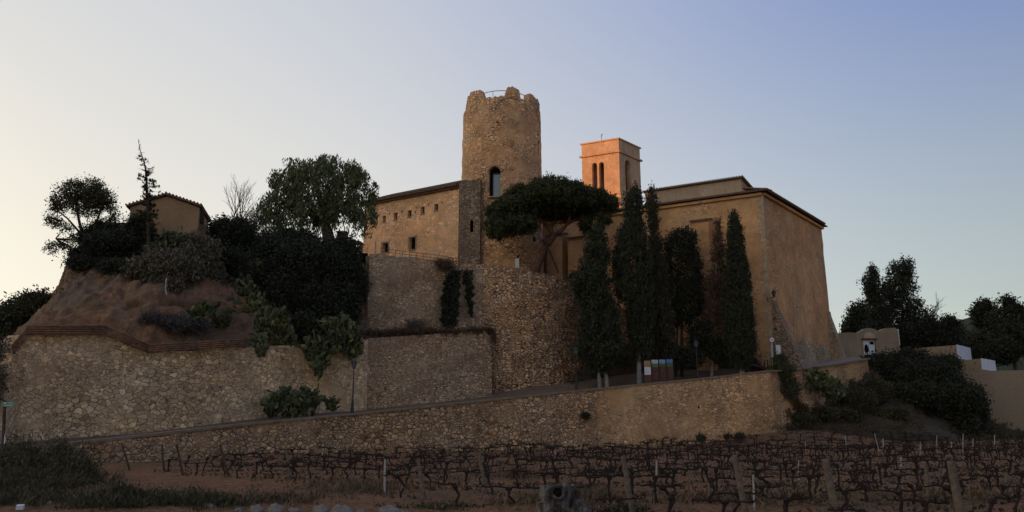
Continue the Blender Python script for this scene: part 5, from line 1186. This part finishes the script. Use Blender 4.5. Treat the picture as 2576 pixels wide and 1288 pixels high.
# ------------------------------------------------------------------ foreground: stump, rocks, weeds
def blades(name, label, regions, n, h, mat='grass', w=.012):
    V = []
    for (u0, v0, u1, v1, k) in regions:
        for _ in range(int(n*k)):
            u = random.uniform(u0, u1); v = random.uniform(v0, v1); p = G(u, v, 0)
            if fbm((p.x, p.y, 0), .5, 2) < random.uniform(-.5, .15): continue
            z = gz(p.x, p.y); a = random.uniform(0, 6.28); hh = h*random.uniform(.4, 1.3); ww = w*p.y/16; ln = hh*random.uniform(.1, .7)
            c_, s_ = math.cos(a), math.sin(a); V += [(p.x-s_*ww, p.y+c_*ww, z), (p.x+s_*ww, p.y-c_*ww, z), (p.x+c_*ln, p.y+s_*ln, z+hh)]
    return tag(npmesh(name, np.array(V), 3, M[mat]), label, 'grass', None, 'stuff')
def weeds(name, label, cells, mat, per, size, asp=2.0, hz=.16, up=.6):
    V = []
    for (u, v, ru, rv, n) in cells:
        for _ in range(n):
            a = random.uniform(0, 6.28); r = abs(random.gauss(0, .55)); p = G(u+ru*r*math.cos(a), v+rv*r*math.sin(a), 0)
            if p.y > 60 or p.y < 4: continue
            f = fbm((p.x, p.y, 0), .8, 3); h = hz*random.uniform(.3, 1)*(1+1.5*max(0, f))
            q = np.array((p.x, p.y, gz(p.x, p.y)+h*.7))+rng.normal(size=(per, 3))*np.array((.12, .12, h*.5)); q[:, 2] = np.maximum(q[:, 2], gz(p.x, p.y)); V.append(q)
    return tag(npmesh(name, quads(np.concatenate(V), size, asp, (0, 0, up), .8), 4, M[mat]), label, 'grass', None, 'stuff')
weeds('grass', 'rough dark weeds and grass at the lower left corner', [(60, 1195, 120, 20, 1000), (140, 1215, 100, 24, 700), (0, 1240, 140, 40, 700), (300, 1268, 150, 14, 350), (60, 1165, 60, 10, 300), (520, 1275, 80, 10, 120)], 'grass', 34, .028, 6, .2, 1.0)
weeds('brush', 'shaggy dark green brush at the foot of the wall at far left', [(50, 1178, 70, 8, 330), (150, 1195, 60, 10, 300), (0, 1200, 60, 14, 200), (200, 1215, 25, 8, 60)], 'grass', 44, .04, 4.5, .62, .9)
weeds('dry_grass', 'thin dry grass tufts between the vine rows', [(900, 1230, 220, 22, 260), (1420, 1265, 260, 18, 260), (1900, 1262, 400, 20, 300), (2400, 1255, 250, 22, 200), (700, 1262, 180, 14, 160), (1300, 1200, 500, 12, 160), (1500, 1250, 40, 20, 60)], 'drygrass', 12, .035, 4.5, .12, 1.0)
weeds('ground_weeds', 'low green weeds scattered on the vineyard soil', [(1560, 1285, 60, 6, 60), (1480, 1225, 30, 6, 30), (1960, 1225, 200, 10, 50), (1100, 1275, 120, 8, 60), (2000, 1190, 400, 20, 70)], 'grass', 16, .04, 2.4, .08, .6)
# gnarled stump
sy = 10.0; b = P(1412, 1300, sy); top_ = P(1405, 1222, sy)
root = thing('tree_stump', (top_.x, sy, 0), 'gnarled grey hollow stump poking up at the bottom centre', 'stump')
vs = []; N = 40; RR = 26
for r in range(RR+1):
    f = r/RR; z = -.1+(top_.z+.1)*f
    for i in range(N):
        a = 2*math.pi*i/N; rr = (.30-.13*f**.8)+.10*(1-ss(f, 0, .75))*(1+math.sin(a*3+1))+.07*fbm((math.cos(a)*2, math.sin(a)*2, z*2.2), 2.2, 4)+(.03*math.sin(a*7+z*9))
        vs.append((top_.x+rr*math.cos(a)+.05*(1-f), sy+rr*math.sin(a), z+.05*fbm((a, z, 0), 2)))
nb = len(vs)
for k, (rs, dz) in enumerate(((.75, .0), (.5, -.08), (.1, -.16))):
    for i in range(N): q = vs[RR*N+i]; vs.append((top_.x+(q[0]-top_.x)*rs, sy+(q[1]-sy)*rs, q[2]+dz))
fs = [(r*N+i, r*N+(i+1) % N, (r+1)*N+(i+1) % N, (r+1)*N+i) for r in range(RR+3) for i in range(N)]+[tuple((RR+3)*N+i for i in range(N))]
m = NM('stump_bark', .95, .1); w_ = m.noise(5, 8, .75, m.map((1.6, 1.6, .6))); m.color(m.ramp(w_.outputs[0], [(.38, (.03, .025, .022)), (.5, (.12, .10, .085)), (.64, (.30, .27, .235))])); m.bump(w_.outputs[0], 1.0, .08)
MB().add(vs, fs).build('trunk', m.m, root, smooth=True)
hp = P(1405, 1238, sy-.19)
mb = MB(); mb.tube([(hp.x+math.cos(t*.3927)*.085, hp.y-.02+.03*abs(math.cos(t*.3927)), hp.z+math.sin(t*.3927)*.075) for t in range(17)], [.022+.006*math.sin(t*2) for t in range(17)], 6); mb.build('knot_rim', m.m, root, smooth=True)
MB().blob((hp.x, hp.y+.05, hp.z), (.075, .06, .065), 10, 6, .15).build('knot_hollow', M['dark'], root)
mb = MB(); sd_ = P(1455, 1275, sy-.1); mb.blob(sd_-UP*.1, (.16, .2, .2), 12, 8, .25); mb.blob(P(1382, 1285, sy-.1), (.14, .16, .2), 12, 8, .25); mb.build('burl', m.m, root, smooth=True)
# rocks along the bottom edge
rk = [(530, 1276, 14, 6), (645, 1281, 18, 9), (690, 1281, 20, 10), (740, 1284, 16, 6), (805, 1281, 22, 10), (858, 1280, 28, 12), (905, 1285, 12, 6), (978, 1280, 28, 11), (205, 1262, 12, 7), (262, 1268, 14, 6), (310, 1243, 22, 7), (1020, 1289, 14, 5), (600, 1284, 10, 5), (130, 1268, 10, 4)]
descr = ['flat low', 'rounded pale', 'bulky pale', 'low grey', 'broad grey', 'largest rounded', 'small grey', 'light coloured broad', 'pale pointed', 'flat pale', 'long flat', 'half buried', 'small rounded', 'tiny']
for k, (u, v, ru, rv) in enumerate(rk):
    p = G(u, v+rv, 0); p.z = gz(p.x, p.y); s_ = p.y/2000; mb = MB(); mb.blob((0, 0, 0), (1, .8, 1), 14, 10, .12)
    mb.v = [(x*ru*s_+.04*fbm((x*3, y_*3, z+k), 1), y_*ru*s_*.8, z*rv*s_*1.3+.3*rv*s_+.05*fbm((x*2+k, y_*2, z*2), 1.2)) for x, y_, z in mb.v]
    o = mb.build('rock', M['rock'], smooth=True); o.location = p
    tag(o, '%s rock, %s' % (descr[k], 'among the weeds at left' if u < 400 else 'in the row of stones left of the stump'), 'rock', 'loose rocks along the lower edge')
p = G(50, 1284, 0); o = MB().box(p+UP*.06, (.15, .12, .12), .3, .15).build('white_container', M['white'], loc=tuple(p)); tag(o, 'small white plastic container lying in the lower left corner', 'container')
